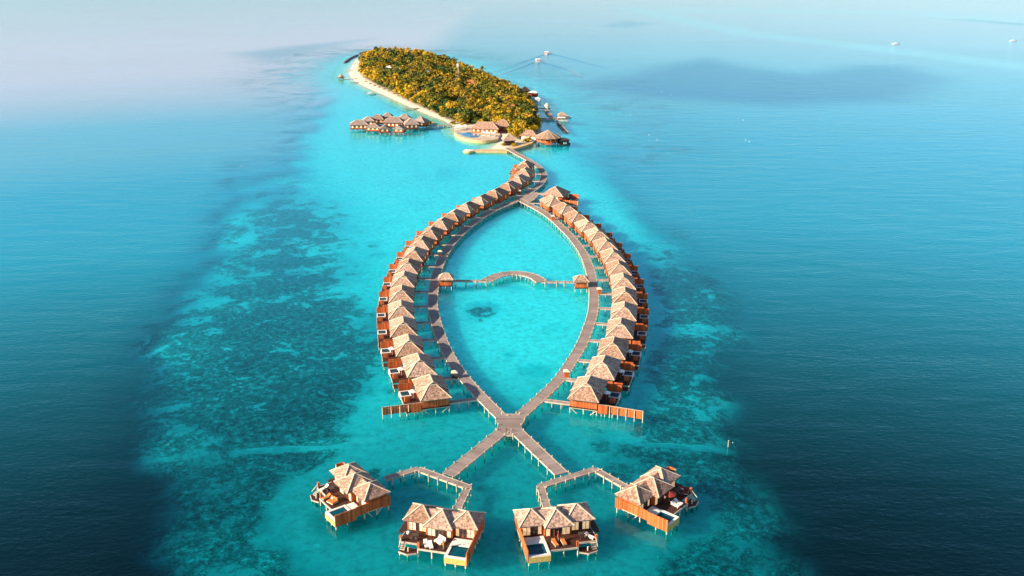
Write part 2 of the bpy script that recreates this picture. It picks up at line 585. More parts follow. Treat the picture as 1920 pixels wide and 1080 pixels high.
# coral thins out to pale rubble towards the drop-off, densest by the lagoon edge
coral = coral * (1 - 0.28 * sstep(34, 8, s_shelf) * sstep(-2, -30, s_sand))
for (cx, cy, rx, ry, amt) in PATCH:
    c = at(cx, cy, ZB)
    ex = (at(cx + rx, cy, ZB) - c).x
    ey = (at(cx, cy - ry, ZB) - c).y
    d = np.hypot((X - c.x) / ex, (Y - c.y) / ey)
    coral = np.maximum(coral, amt * .78 * (1 - sstep(.45, 1.35, d)))
for ch in CHAN:
    w = line_d(X, Y, ch)
    coral = coral * sstep(0.4, 2.0, w)
coral = coral * (1 - .8 * sstep(.3, 1, deep))
coral = coral * (1 - .22 * sstep(265, 340, Y) * (X < 0)) * (1 - .8 * sstep(380, 560, Y) * (X < -40)) * (1 - .85 * sstep(310, 420, Y) * (X > 20))
zi, di = island_z(X, Y)
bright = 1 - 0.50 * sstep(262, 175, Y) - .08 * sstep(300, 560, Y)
coral = np.maximum(coral, .25 * sstep(262, 205, Y) * sstep(.4, 2.0, np.minimum(line_d(X, Y, CHAN[0]), line_d(X, Y, CHAN[1]))))
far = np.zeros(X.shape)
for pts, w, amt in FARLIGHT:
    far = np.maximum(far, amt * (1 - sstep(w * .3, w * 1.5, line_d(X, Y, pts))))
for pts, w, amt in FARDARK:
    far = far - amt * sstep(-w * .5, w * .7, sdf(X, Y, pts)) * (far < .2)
depth = 1.9 + 1.5 * sstep(0, .6, coral) + 13 * deep
zb = -1.05 - 0.5 * sstep(0, .7, coral) - 4 * deep
depth = np.minimum(depth, .02 + .1 * np.maximum(-di, 0))

m, nt, p = new_mat('seabed_sand_and_coral')
pos = position(nt)
n1 = noise(nt, pos, 0.11, 6, 0.62, 0.5)
n2 = noise(nt, pos, 0.55, 5, 0.65, 0.3)
n3 = noise(nt, pos, 2.4, 3, 0.6)
ca = attr(nt, 'coral')
n0 = noise(nt, pos, 0.028, 4, 0.6, 0.8)
nn = math_n(nt, 'ADD', math_n(nt, 'ADD', math_n(nt, 'MULTIPLY', n1, 1.5), math_n(nt, 'MULTIPLY', n2, 0.9)), math_n(nt, 'MULTIPLY', n0, 0.6))
nn = math_n(nt, 'MULTIPLY', math_n(nt, 'SUBTRACT', nn, 1.50), math_n(nt, 'ADD', 0.30, math_n(nt, 'MULTIPLY', ca, 1.1)))
k = math_n(nt, 'ADD', math_n(nt, 'SUBTRACT', math_n(nt, 'MULTIPLY', ca, 0.80), 0.09), nn)
mr = N(nt, 'ShaderNodeMapRange', interpolation_type='SMOOTHSTEP')
nt.links.new(k, mr.inputs['Value'])
mr.inputs['From Min'].default_value = 0.24
mr.inputs['From Max'].default_value = 0.38
soft = N(nt, 'ShaderNodeMapRange', interpolation_type='SMOOTHSTEP')
nt.links.new(k, soft.inputs['Value'])
soft.inputs['From Min'].default_value = 0.0
soft.inputs['From Max'].default_value = 0.6
sandc = ramp(nt, n2, [(0.30, (0.58, 0.61, 0.58)), (0.5, (0.84, 0.86, 0.84)), (0.66, (0.97, 0.98, 0.96))])
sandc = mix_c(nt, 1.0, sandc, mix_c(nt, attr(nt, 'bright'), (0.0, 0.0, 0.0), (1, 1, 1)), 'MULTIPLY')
mid = mix_c(nt, math_n(nt, 'MULTIPLY', soft.outputs[0], 0.22), sandc, (0.26, 0.30, 0.28))
corc = ramp(nt, math_n(nt, 'ADD', math_n(nt, 'ADD', math_n(nt, 'MULTIPLY', n2, .5), math_n(nt, 'MULTIPLY', n3, .25)), math_n(nt, 'MULTIPLY', n1, .25)), [(0.39, (0.008, 0.025, 0.028)), (0.47, (0.06, 0.12, 0.12)), (0.54, (0.17, 0.28, 0.27)), (0.63, (0.55, 0.68, 0.64))])
nt.links.new(mix_c(nt, math_n(nt, 'MULTIPLY', mr.outputs[0], .95), mid, corc), p.inputs['Base Color'])
p.inputs['Roughness'].default_value = 1.0
p.inputs['Specular IOR Level'].default_value = 0.0
# light wanders several metres sideways in the shallow water and sand
p.subsurface_method = 'BURLEY'
p.inputs['Subsurface Weight'].default_value = 0.9
p.inputs['Subsurface Radius'].default_value = (1.0, 1.0, 1.0)
p.inputs['Subsurface Scale'].default_value = 28.0
bump(nt, p, n2, 0.35, 0.5)
M['seabed'] = m
grid_obj('seabed', xs, ys, np.minimum(zb, np.where(di > -7, zi - .35, 0)), m, {'coral': coral, 'bright': bright})

# water surface: clear near the shore, taking up red light with depth, with its own scattered colour over deep ground and haze painted in far out
m = bpy.data.materials.new('sea_water')
m.use_nodes = True
nt = m.node_tree
nt.nodes.clear()
out = N(nt, 'ShaderNodeOutputMaterial')
dp = attr(nt, 'depth')
dn = noise(nt, position(nt), 0.035, 5, 0.65, 0.6)
dw = math_n(nt, 'MULTIPLY', math_n(nt, 'MULTIPLY', math_n(nt, 'SUBTRACT', dp, 2.6), 0.35, clamp=True), math_n(nt, 'MULTIPLY', math_n(nt, 'SUBTRACT', 14.5, dp), 0.16, clamp=True))
dp = math_n(nt, 'MAXIMUM', math_n(nt, 'ADD', dp, math_n(nt, 'MULTIPLY', dw, math_n(nt, 'MULTIPLY', math_n(nt, 'SUBTRACT', dn, 0.5), 30.0))), math_n(nt, 'MINIMUM', dp, 2.6))
cl = attr(nt, 'water_haze_tone')
fr_ = attr(nt, 'far')
comb = N(nt, 'ShaderNodeCombineXYZ')
for i, kk in enumerate((0.98, 0.06, 0.03)):
    nt.links.new(math_n(nt, 'EXPONENT', math_n(nt, 'MULTIPLY', dp, -kk)), comb.inputs[i])
tr = N(nt, 'ShaderNodeBsdfTransparent')
nt.links.new(comb.outputs[0], tr.inputs['Color'])
body = ramp(nt, cl, [(0.0, (0.0, 0.001, 0.002)), (0.06, (0.0, 0.014, 0.017)), (0.17, (0.0, 0.052, 0.066)), (0.34, (0.0, 0.128, 0.172)), (0.56, (0.0, 0.22, 0.31)), (0.74, (0.005, 0.25, 0.375)), (0.87, (0.08, 0.31, 0.43)), (0.92, (0.34, 0.38, 0.48)), (1.0, (0.60, 0.47, 0.57))])  # pale lilac far stops paint distance haze into the water colour
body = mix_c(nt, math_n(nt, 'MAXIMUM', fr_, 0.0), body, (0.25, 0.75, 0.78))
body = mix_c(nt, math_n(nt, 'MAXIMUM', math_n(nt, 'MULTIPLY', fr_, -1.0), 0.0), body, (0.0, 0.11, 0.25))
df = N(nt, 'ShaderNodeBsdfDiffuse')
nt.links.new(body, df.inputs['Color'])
wmix = math_n(nt, 'SUBTRACT', 1.0, math_n(nt, 'EXPONENT', math_n(nt, 'MULTIPLY', math_n(nt, 'POWER', dp, 1.6), -0.05)))
mx1 = N(nt, 'ShaderNodeMixShader')
nt.links.new(wmix, mx1.inputs[0])
nt.links.new(tr.outputs[0], mx1.inputs[1])
nt.links.new(df.outputs[0], mx1.inputs[2])
w1 = noise(nt, position(nt, 0.75, 1.5, 1), 0.6, 4, 0.62, 0.25)
w2 = noise(nt, position(nt, 0.6, 1.6, 1), 0.075, 3, 0.5, 0.3)
w3 = noise(nt, position(nt, 0.5, 1.0, 1), 0.011, 4, 0.6, 0.8)
hgt = math_n(nt, 'ADD', math_n(nt, 'MULTIPLY', w1, 0.5), math_n(nt, 'MULTIPLY', w2, 1.3))
bp = N(nt, 'ShaderNodeBump')
rough_deep = math_n(nt, 'ADD', 0.16, math_n(nt, 'MULTIPLY', attr(nt, 'chop'), 0.22))
nt.links.new(math_n(nt, 'MULTIPLY', rough_deep, math_n(nt, 'ADD', 0.35, math_n(nt, 'MULTIPLY', w3, 1.3))), bp.inputs['Strength'])
bp.inputs['Distance'].default_value = 0.75
nt.links.new(hgt, bp.inputs['Height'])
lw = N(nt, 'ShaderNodeLayerWeight')
nt.links.new(bp.outputs[0], lw.inputs['Normal'])
fres = math_n(nt, 'ADD', 0.02, math_n(nt, 'MULTIPLY', math_n(nt, 'POWER', lw.outputs['Facing'], 5.0), 0.98), clamp=True)
gl = N(nt, 'ShaderNodeBsdfGlossy')
gl.inputs['Roughness'].default_value = 0.09
gl.inputs['Color'].default_value = (0.54, 0.87, 1.0, 1)
nt.links.new(bp.outputs[0], gl.inputs['Normal'])
mx2 = N(nt, 'ShaderNodeMixShader')
nt.links.new(fres, mx2.inputs[0])
nt.links.new(mx1.outputs[0], mx2.inputs[1])
nt.links.new(gl.outputs[0], mx2.inputs[2])
nt.links.new(mx2.outputs[0], out.inputs['Surface'])
M['sea'] = m
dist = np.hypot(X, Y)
water_haze = np.interp(dist, [150, 200, 250, 320, 420, 600, 1000, 2500], [0, .06, .17, .34, .56, .74, .87, 1.0])
water_haze = np.clip(water_haze + .10 * sstep(-60, -140, X) * sstep(250, 400, Y), 0, 1)
grid_obj('sea', xs, ys, np.zeros(X.shape), m, {'depth': depth, 'water_haze_tone': water_haze, 'far': far, 'chop': deep})

# island ground
TREES = ats([(676, 132), (681, 145), (704, 158), (735, 173), (766, 189), (789, 199.5), (820, 213), (848, 226), (872, 234), (905, 235), (950, 252), (975, 262), (998, 258), (1008, 246),
             (1004, 226), (996, 206), (983, 190), (958, 170), (912, 150), (866, 130), (812, 112), (760, 105), (715, 104), (692, 107), (678, 117)], 1.0)
ix = np.arange(-200, 60, 1.8)
iy = np.arange(500, 1180, 2.6)
IX, IY = np.meshgrid(ix, iy)
iz, idd = island_z(IX, IY)
soil = sstep(-3, 4, sdf(IX, IY, TREES))
m, nt, p = new_mat('beach_sand_and_soil')
n2 = noise(nt, position(nt), 0.4, 5, 0.6)
sc = ramp(nt, n2, [(0.3, (0.54, 0.46, 0.34)), (0.7, (0.70, 0.62, 0.49))])
gc = ramp(nt, n2, [(0.3, (0.05, 0.045, 0.02)), (0.7, (0.16, 0.12, 0.05))])
nt.links.new(mix_c(nt, attr(nt, 'soil'), sc, gc), p.inputs['Base Color'])
p.inputs['Roughness'].default_value = 0.95
p.inputs['Specular IOR Level'].default_value = 0.1
grid_obj('island_ground', ix, iy, iz, m, {'soil': soil}, keep=idd > -17)

# ------------------------------------------------------------------ boardwalks
DECK = 1.6


def spline(P, step=1.2):
    P = [Vector(p) for p in P]
    P = [2 * P[0] - P[1]] + P + [2 * P[-1] - P[-2]]
    outp = []
    for i in range(1, len(P) - 2):
        n = max(2, int((P[i + 1] - P[i]).length / step))
        for k in range(n):
            t = k / n
            a, b, c, d = P[i - 1], P[i], P[i + 1], P[i + 2]
            outp.append(.5 * ((2 * b) + (c - a) * t + (2 * a - 5 * b + 4 * c - d) * t * t + (3 * b - a - 3 * c + d) * t ** 3))
    outp.append(P[-2])
    return outp


def smooth_line(L, it=6):
    for _ in range(it):
        L = [L[0]] + [(L[i - 1] + 2 * L[i] + L[i + 1]) / 4 for i in range(1, len(L) - 1)] + [L[-1]]
    return L


POST_ME = {}


def post_mesh(r, z0, z1):
    key = (r, z0, z1)
    if key not in POST_ME:
        POST_ME[key] = MB().cyl(0, 0, z0, z1, r, r * .92, 7).data('post', M['post'])
    return POST_ME[key]


def walkway(name, label, cat, line, width, z=DECK, post_step=3.6, group=None, stub=0.32, w_fn=None, skip=None, deck_mat='planks', posts=True, rail=False):
    n = len(line)
    root = thing(name, label, cat, (line[0].x, line[0].y, 0), 0, group)
    base = Vector((line[0].x, line[0].y, 0))
    vs, fs, us = [], [], []
    s = 0
    tang, lens = [], []
    for i, pnt in enumerate(line):
        tv = (line[min(i + 1, n - 1)] - line[max(i - 1, 0)])
        tv.z = 0
        tv.normalize()
        tang.append(tv)
        if i:
            s += (line[i] - line[i - 1]).length
        lens.append(s)
    edges = {-1: [], 1: []}
    th = 0.16
    for i, pnt in enumerate(line):
        w = (w_fn(lens[i] / s) if w_fn else width) / 2
        nv = Vector((-tang[i].y, tang[i].x, 0))
        l, r = pnt + nv * w - base, pnt - nv * w - base
        vs += [(l.x, l.y, z), (r.x, r.y, z), (l.x, l.y, z - th), (r.x, r.y, z - th)]
        edges[1].append((pnt + nv * (w + .02), nv))
        edges[-1].append((pnt - nv * (w + .02), -nv))
    uvs = []
    for i in range(n - 1):
        a, b = 4 * i, 4 * (i + 1)
        fs += [(a + 1, b + 1, b, a), (a + 2, b + 2, b + 3, a + 3), (a, b, b + 2, a + 2), (a + 3, b + 3, b + 1, a + 1)]
        for _ in range(4):
            uvs += [(lens[i], 0), (lens[i + 1], 0), (lens[i + 1], 1), (lens[i], 1)] if _ != 0 else [(lens[i], 0), (lens[i + 1], 0), (lens[i + 1], 1), (lens[i], 1)]
    fs += [(0, 2, 3, 1), (4 * (n - 1), 4 * (n - 1) + 1, 4 * (n - 1) + 3, 4 * (n - 1) + 2)]
    uvs += [(0, 0)] * 4 + [(s, 0)] * 4
    me = bpy.data.meshes.new('deck')
    me.from_pydata(vs, [], fs)
    uvl = me.uv_layers.new(name='UVMap')
    uvl.data.foreach_set('uv', np.array(uvs, dtype=np.float32).ravel())
    me.materials.append(M[deck_mat])
    me.update()
    link('deck', me, root)
    for sd in (-1, 1):
        mb = MB()
        E_ = edges[sd]
        for i in range(n - 1):
            (p0, n0), (p1, n1) = E_[i], E_[i + 1]
            a0, a1 = p0 - base, p1 - base
            b0, b1 = a0 + n0 * .14, a1 + n1 * .14
            zt, zl = z + .05, z - .34
            mb.add([(a0.x, a0.y, zl), (b0.x, b0.y, zl), (b0.x, b0.y, zt), (a0.x, a0.y, zt),
                    (a1.x, a1.y, zl), (b1.x, b1.y, zl), (b1.x, b1.y, zt), (a1.x, a1.y, zt)],
                   [(0, 1, 5, 4), (1, 2, 6, 5), (2, 3, 7, 6), (3, 0, 4, 7)])
        mb.obj('edge_beam', M['beam'], root)
    if posts:
        nxt = 0.8
        for i in range(n):
            if lens[i] >= nxt:
                nxt += post_step
                for sd in (-1, 1):
                    p0, n0 = edges[sd][i]
                    q = p0 + n0 * .26
                    if skip and skip(q):
                        continue
                    q = q - base
                    link('post', post_mesh(.13, -2.4, z + stub), root, (q.x, q.y, 0))
                    
                l, r = edges[1][i][0] - base, edges[-1][i][0] - base
                if i % 2 == 0 and False:
                    pass
    return root


def W(pts, z=DECK, step=1.2, sm=8):
    return smooth_line(spline(ats(pts, z), step), sm)


APP = W([(950, 277), (970, 288.5), (985, 296.5), (1000, 305), (1011, 313.5), (1018, 323), (1020.5, 331), (1017, 340), (1009, 348.5), (998, 357), (984, 366.5), (973, 373.5)], step=1.6)
LEFT = W([(973, 374), (955.5, 381.5), (937, 388.5), (918.5, 397.6), (901, 408), (885, 420), (871, 431), (859, 443), (848, 454.5), (839, 467), (829.6, 483.7), (821, 505), (815, 528), (812, 556), (811.5, 575),
          (814.4, 592), (822, 618), (832, 645), (847, 675.5), (865.5, 702), (886.7, 727), (911, 752), (931.5, 773), (941, 782)])
RIGHT = W([(974, 374), (988, 381), (1001.7, 388), (1016, 396), (1029.4, 405), (1043, 416), (1057, 429.5), (1069, 441), (1080, 455), (1090, 468.5), (1097.7, 482.8), (1107, 508), (1112.8, 538), (1114, 561.5),
           (1111, 589), (1102.5, 615.6), (1089, 649), (1071, 678), (1052, 706.7), (1029, 731), (1002, 755.6), (979, 776), (971, 783)])
ARM_L = [at(944, 806, DECK) * (1 - t) + at(841, 890, DECK) * t for t in np.linspace(0, 1, 30)]
ARM_R = [at(967, 806, DECK) * (1 - t) + at(1053, 888, DECK) * t for t in np.linspace(0, 1, 28)]
walkway('curved_boardwalk', 'grey timber boardwalk bending in an S from the island tip to the first villas', 'boardwalk', APP, 2.9)
walkway('curved_boardwalk', 'long grey timber boardwalk curving along the left row of thatched villas', 'boardwalk', LEFT, 2.8)
walkway('curved_boardwalk', 'long grey timber boardwalk curving along the right row of thatched villas', 'boardwalk', RIGHT, 2.8)
walkway('straight_boardwalk', 'straight timber boardwalk from the crossing down towards the two lower left villas', 'boardwalk', ARM_L, 2.9)
walkway('straight_boardwalk', 'straight timber boardwalk from the crossing down towards the two lower right villas', 'boardwalk', ARM_R, 2.9)

# crossing platform
jt = thing('crossing_platform', 'timber platform where the four boardwalks meet above a small ladder', 'platform', at(957, 795, 0))
jb = at(957, 795, 0)
jp = [q - jb for q in ats([(932, 771), (941, 776.5), (974, 776.5), (982, 771), (984, 787), (977.5, 797), (979, 806), (962, 816), (946, 816), (932, 806), (934, 797), (929, 787)], DECK)]
me = MB().prism(jp[::-1] if (jp[1] - jp[0]).cross(jp[2] - jp[1]).z < 0 else jp, DECK - .17, DECK + .012).data('deck', M['planks'])
me.uv_layers.new(name='UVMap')
uvd = me.uv_layers[0].data
for lp in me.loops:
    v = me.vertices[lp.vertex_index].co
    uvd[lp.index].uv = (v.y, v.x)
link('deck', me, jt)
for a, b in ((1, 2), (7, 8), (4, 5), (9, 10)):
    pa, pb = Vector((jp[a].x, jp[a].y, DECK - .12)), Vector((jp[b].x, jp[b].y, DECK - .12))
    MB().beam(pa, pb, .16, .4).obj('edge_beam', M['beam'], jt)
for i in (1, 2, 4, 5, 7, 8, 9, 10):
    link('post', post_mesh(.15, -2.4, DECK + .5), jt, (jp[i].x, jp[i].y, 0))
ld = thing('wooden_ladder', 'small yellow timber ladder going down to the water from the crossing platform', 'ladder', at(954, 817, 0))
for sx_ in (-.62, .62):
    MB().beam((sx_, 0.0, DECK + .3), (sx_, -1.1, -2.2), .16, .2).obj('rail', M['tile'], ld)
tread = MB().box(-.62, .62, -.13, .13, -.04, .04).data('tread', M['tile'])
for k in range(8):
    z_ = DECK - .1 - k * .3
    link('tread', tread, ld, (0, -1.1 * (DECK + .3 - z_) / (DECK + 2.5), z_))
lp_ = thing('lamp_post', 'short dark lamp post standing at the front edge of the crossing platform', 'lamp post', at(949, 811, DECK))
MB().cyl(0, 0, 0, .95, .09, .07).obj('post', M['dark'], lp_)
MB().cyl(0, 0, .95, 1.2, .15, .1).obj('lamp_head', M['dark'], lp_)

# T walks behind the front villas
def poly_line(pts, z=DECK):
    P = ats(pts, z)
    o = []
    for a, b in zip(P[:-1], P[1:]):
        k = max(2, int((b - a).length / 1.2))
        o += [a.lerp(b, i / k) for i in range(k)]
    return o + [P[-1]]


walkway('narrow_boardwalk', 'narrow weathered walkway running right to left behind the deck of the lower left villas', 'boardwalk', poly_line([(783, 878.5), (879, 913)], DECK + .008), 1.45, z=DECK + .008, post_step=2.6)
walkway('narrow_boardwalk', 'narrow walkway leading to the back of the far left front villa', 'boardwalk', poly_line([(785, 878), (722, 897)], DECK - .01), 1.35, z=DECK - .012, post_step=2.6)
walkway('narrow_boardwalk', 'narrow walkway leading to the back of the front villa left of centre', 'boardwalk', poly_line([(878, 911), (858, 952)], DECK - .01), 1.35, z=DECK - .012, post_step=2.6)
walkway('narrow_boardwalk', 'narrow weathered walkway crossing the end of the lower right boardwalk arm', 'boardwalk', poly_line([(1011, 912), (1117, 879)], DECK + .008), 1.45, z=DECK + .008, post_step=2.6)
walkway('narrow_boardwalk', 'narrow walkway leading to the back of the far right front villa', 'boardwalk', poly_line([(1115, 879), (1178, 915)], DECK - .01), 1.35, z=DECK - .012, post_step=2.6)
walkway('narrow_boardwalk', 'narrow walkway leading to the back of the front villa right of centre', 'boardwalk', poly_line([(1013, 910), (1026, 952)], DECK - .01), 1.35, z=DECK - .012, post_step=2.6)

# arched bridge between the two pavilions
ARC = W([(911, 527.5), (917, 523.5), (927, 518.5), (940, 514.2), (953, 512), (965, 511.5), (977, 512), (990, 514.5), (1003, 519), (1011, 524), (1016, 528.5)], step=.9, sm=5)
walkway('arched_bridge', 'arched timber bridge platform bowing across the middle of the lagoon', 'bridge', ARC, 3.9, post_step=2.4)
walkway('thin_bridge', 'thin straight footbridge from the left pavilion to the arched bridge', 'bridge', poly_line([(848, 526), (912, 527)]), 1.2, post_step=3.4)
walkway('thin_bridge', 'thin straight footbridge from the arched bridge to the right pavilion', 'bridge', poly_line([(1015, 528.5), (1079, 528.5)]), 1.2, post_step=3.4)
sp = at(965.5, 515.8, 0)
st = thing('water_stairs', 'little timber stair hanging below the middle of the arched bridge', 'stairs', sp)
MB().box(-.85, .85, -1.4, -.1, DECK - .25, DECK - .1).obj('landing', M['tile'], st)
for s_ in (-.8, .8):
    MB().beam((s_, -1.2, DECK - .2), (s_, -2.0, -2.2), .14, .2).obj('rail', M['tile'], st)
tr_me = MB().box(-.72, .72, -.14, .14, -.04, .04).data('tread', M['tile'])
for k in range(5):
    link('tread', tr_me, st, (0, -1.3 - k * .12, DECK - .45 - k * .34))


def pavilion(label, px_, py_, w, d, rz=0.0):
    b = at(px_, py_, DECK)
    b.z = 0
    t = thing('lagoon_pavilion', label, 'pavilion', b, rz, 'hip roofed pavilions at the ends of the arched bridge')
    MB().box(-w / 2, w / 2, -d / 2, d / 2, DECK - .3, DECK).obj('floor', M['darkdeck'], t)
    MB().box(-w / 2 + .25, w / 2 - .25, -d / 2 + .2, -d / 2 + .35, DECK, DECK + 2.0).obj('wall', M['wood'], t)
    MB().box(-w / 2 + .25, -w / 2 + .4, -d / 2 + .36, d / 2 - .36, DECK, DECK + 2.0).obj('wall', M['wood'], t)
    MB().box(w / 2 - .4, w / 2 - .25, -d / 2 + .36, d / 2 - .36, DECK, DECK + 2.0).obj('wall', M['wood'], t)
    MB().box(-w / 2 + .25, w / 2 - .25, d / 2 - .35, d / 2 - .2, DECK, DECK + 2.0).obj('wall', M['wood'], t)
    rf = MB().hip(-w / 2 - .5, w / 2 + .5, -d / 2 - .5, d / 2 + .5, DECK + 2.2, DECK + 3.9, 'x', -w * .2, w * .2).obj('roof', M['thatch'], t)
    MB().caps(-w / 2 - .5, w / 2 + .5, -d / 2 - .5, d / 2 + .5, DECK + 2.2, DECK + 3.9, 'x', -w * .2, w * .2, .2).obj('ridge_cap', M['ridge'], rf)
    for ax in (-w / 2 + .2, 0, w / 2 - .2):
        for ay in (-d / 2 + .15, d / 2 - .15):
            link('post', post_mesh(.15, -2.4, DECK - .3), t, (ax, ay, 0))
    return t


pavilion('small hip roofed orange pavilion beside the left boardwalk at the bridge end', 836.5, 532, 4.4, 4.2)
pavilion('small hip roofed orange pavilion beside the right boardwalk at the bridge end', 1089, 536, 4.4, 4.2)

# ------------------------------------------------------------------ row villas
FL = 1.75


def make_row_villa(sx):
    t = thing('water_villa', '', 'villa')
    KX, KY = 1.03, 1.2

    def ob(mb, name, mat, par=None):
        mb.v = [(v_[0] * KX, v_[1] * KY, v_[2]) for v_ in mb.v]
        return mb.obj(name, M[mat], par or t, sx)
    ob(MB().box(-3.6, 3.6, -4.6, 4.6, FL - .25, FL), 'floor', 'darkdeck')
    ob(MB().box(-3.4, 3.3, -4.35, 4.35, FL, FL + 2.45), 'wall', 'wood')
    # roofs
    a = (-3.95, 3.9, -5.2, 1.0, 4.15, 6.5, 'x', -.9, 1.1)
    rf = ob(MB().hip(*a), 'roof', 'thatch')
    ob(MB().caps(*a, w=.22), 'ridge_cap', 'ridge', rf)
    a = (-4.1, 3.9, -1.7, 5.25, 4.5, 7.1, 'y', -1.7, 2.3)
    rf = ob(MB().hip(*a, th=.4), 'roof', 'thatch')
    c = MB()
    for xx, yy in ((-4.1, 5.25), (3.9, 5.25)):
        c.beam((xx, yy, 4.56), (-.1, 2.3, 7.17), .2, .12)
    for xx in (-4.1, 3.9):
        c.beam((xx, -1.68, 4.56), (-.1, -1.68, 7.17), .2, .12)
    c.beam((-.1, -1.7, 7.16), (-.1, 2.3, 7.16), .26, .14)
    ob(c, 'ridge_cap', 'ridge', rf)
    # walkway side: windows and an entrance porch
    for y0 in (2.4, 3.3):
        w_ = ob(MB().box(-3.5, -3.405, y0, y0 + .7, FL + .35, FL + 2.0), 'window', 'window')
    ob(MB().box(-3.52, -3.41, -3.9, -2.9, FL + .02, FL + 2.1), 'door', 'dark')
    ob(MB().box(-3.95, -3.75, 2.2, 4.2, FL - .2, FL + 2.2), 'courtyard_screen', 'wood')
    # outer side: glazed doors
    for y0 in (-3.4, -2.3, -1.2):
        ob(MB().box(3.305, 3.4, y0, y0 + .95, FL + .1, FL + 2.1), 'glass_door', 'glass')
    # sun deck with plunge pool, screens, lower landing
    ob(MB().box(3.62, 7.3, -2.6, 5.2, FL - .22, FL - .004), 'sun_deck', 'darkdeck')
    ob(MB().box(3.62, 7.3, -4.5, -2.62, FL - .8, FL - .6), 'lower_deck', 'darkdeck')
    ob(MB().box(3.7, 7.45, 5.2, 5.32, FL - .6, FL + 2.0), 'privacy_screen', 'wood')
    ob(MB().box(3.7, 6.0, -4.7, -4.57, FL - .8, FL + 1.5), 'privacy_screen', 'wood')
    ob(MB().box(5.6, 6.9, -.7, -.58, FL, FL + 1.35).box(6.78, 6.9, -.58, .5, FL, FL + 1.35), 'shower_wall', 'wood')
    ob(MB().box(5.62, 6.76, -.56, .45, FL, FL + .5), 'day_bed', 'orangecloth')
    pb = MB()
    pb.box(4.7, 7.4, 2.0, 4.8, FL - .9, FL - .1).box(4.7, 5.0, 2.0, 4.8, FL - .1, FL + .18).box(7.15, 7.4, 2.0, 4.8, FL - .1, FL + .18)
    pb.box(5.0, 7.15, 2.0, 2.3, FL - .1, FL + .18).box(5.0, 7.15, 4.5, 4.8, FL - .1, FL + .18)
    pl = ob(pb, 'pool_basin', 'stone')
    ob(MB().box(5.0, 7.15, 2.3, 4.5, FL - .08, FL + .08), 'pool_water', 'pool', pl)
    ob(MB().box(7.31, 7.46, -2.6, 2.0, FL - .35, FL + .02).box(7.31, 7.46, -4.5, -2.62, FL - .95, FL - .58), 'edge_beam', 'beam')
    stp = MB()
    for k in range(3):
        stp.box(3.9, 5.2, -2.64 - .3 * (k + 1), -2.64 - .3 * k, FL - .2 - .2 * (k + 1), FL - .12 - .2 * (k + 1))
    ob(stp, 'steps', 'post')
    br = MB()
    br.beam((-3.3, -4.45, FL - .3), (-1.6, -4.45, -.1), .14).beam((3.3, -4.45, FL - .3), (1.6, -4.45, -.1), .14)
    br.beam((-3.6, -4.45, FL - .34), (3.5, -4.45, FL - .34), .2, .16)
    ob(br, 'brace', 'post')
    for xx, yy in [(-3.4, -4.4), (0, -4.4), (3.3, -4.4), (-3.4, 0), (3.3, 0), (-3.4, 4.4), (0, 4.4), (3.3, 4.4)]:
        link('stilt', post_mesh(.15, -2.4, FL - .25), t, (xx * sx * KX, yy * KY, 0))
    for xx, yy, zt in [(5.3, -4.3, FL - .8), (7.15, -4.3, FL - .8), (7.2, -2.4, FL - .22), (5.2, 2.3, FL - .9), (7.1, 2.2, FL - .9), (7.1, 4.6, FL - .9), (7.35, 5.26, FL - .6)]:
        link('stilt', post_mesh(.14, -2.4, zt), t, (xx * sx * KX, yy * KY, 0))
    return t


ORD = ['first', 'second', 'third', 'fourth', 'fifth', 'sixth', 'seventh', 'eighth', 'ninth', 'tenth', 'eleventh', 'twelfth', 'thirteenth', 'fourteenth',
       'fifteenth', 'sixteenth', 'seventeenth', 'eighteenth', 'nineteenth', 'twentieth']
LV = [(808.6, 722.5), (784.8, 681), (765.5, 644), (755.5, 610), (751.5, 578.5), (752.5, 549), (757, 522), (765, 497.7), (776.7, 475), (790.5, 454), (808, 435.5), (828.5, 418), (851, 402.2), (875.5, 387),
      (903, 373), (930, 360.5), (954.5, 347.5), (973, 335), (984, 321.5), (984.5, 308.8)]
RV = [(1103, 724.7), (1131.7, 685), (1150, 649), (1164, 612), (1170.5, 581), (1171.7, 552.5), (1168.5, 525.5), (1160, 500.5), (1149.3, 478), (1136, 457.5), (1120, 438), (1101.6, 421.3), (1081.5, 405), (1060, 389.5), (1036, 376)]


def nearest(line, q):
    d = [(pnt.xy - q.xy).length for pnt in line]
    i = int(np.argmin(d))
    tv = (line[min(i + 4, len(line) - 1)] - line[max(i - 4, 0)]).xy.normalized()
    if tv.y < 0:
        tv = -tv
    return i, tv, d[i]


GRP = {'left': 'thatched villas along the left curved boardwalk', 'right': 'thatched villas along the right curved boardwalk'}
BR_ME = {}


def bridge(label, grp, q0, q1, tv):
    """entry bridge from the boardwalk edge q0 to the villa q1"""
    L = (q1 - q0).length
    d = (q1 - q0).normalized()
    rz = math.atan2(d.y, d.x)
    t = thing('entry_bridge', label, 'footbridge', (q0.x, q0.y, 0), rz, grp)
    MB().box(0, L, -.62, .62, DECK - .22, DECK - .02).obj('deck', M['planks_plain'], t)
    for s_ in (-.7, .7):
        MB().box(0, L, s_ - .07, s_ + .07, DECK - .34, DECK + .04).obj('edge_beam', M['beam'], t)
    for k in range(1, 1 + max(1, int(L / 3.0))):
        for s_ in (-.7, .7):
            link('post', post_mesh(.11, -2.4, DECK - .25), t, (L * k / (1 + max(1, int(L / 3.0))), s_ * 1.05, 0))
    return t


M['planks_plain'] = surf('weathered_boards', (0.20, 0.155, 0.13), (0.36, 0.28, 0.245), 0.8, 0.85)


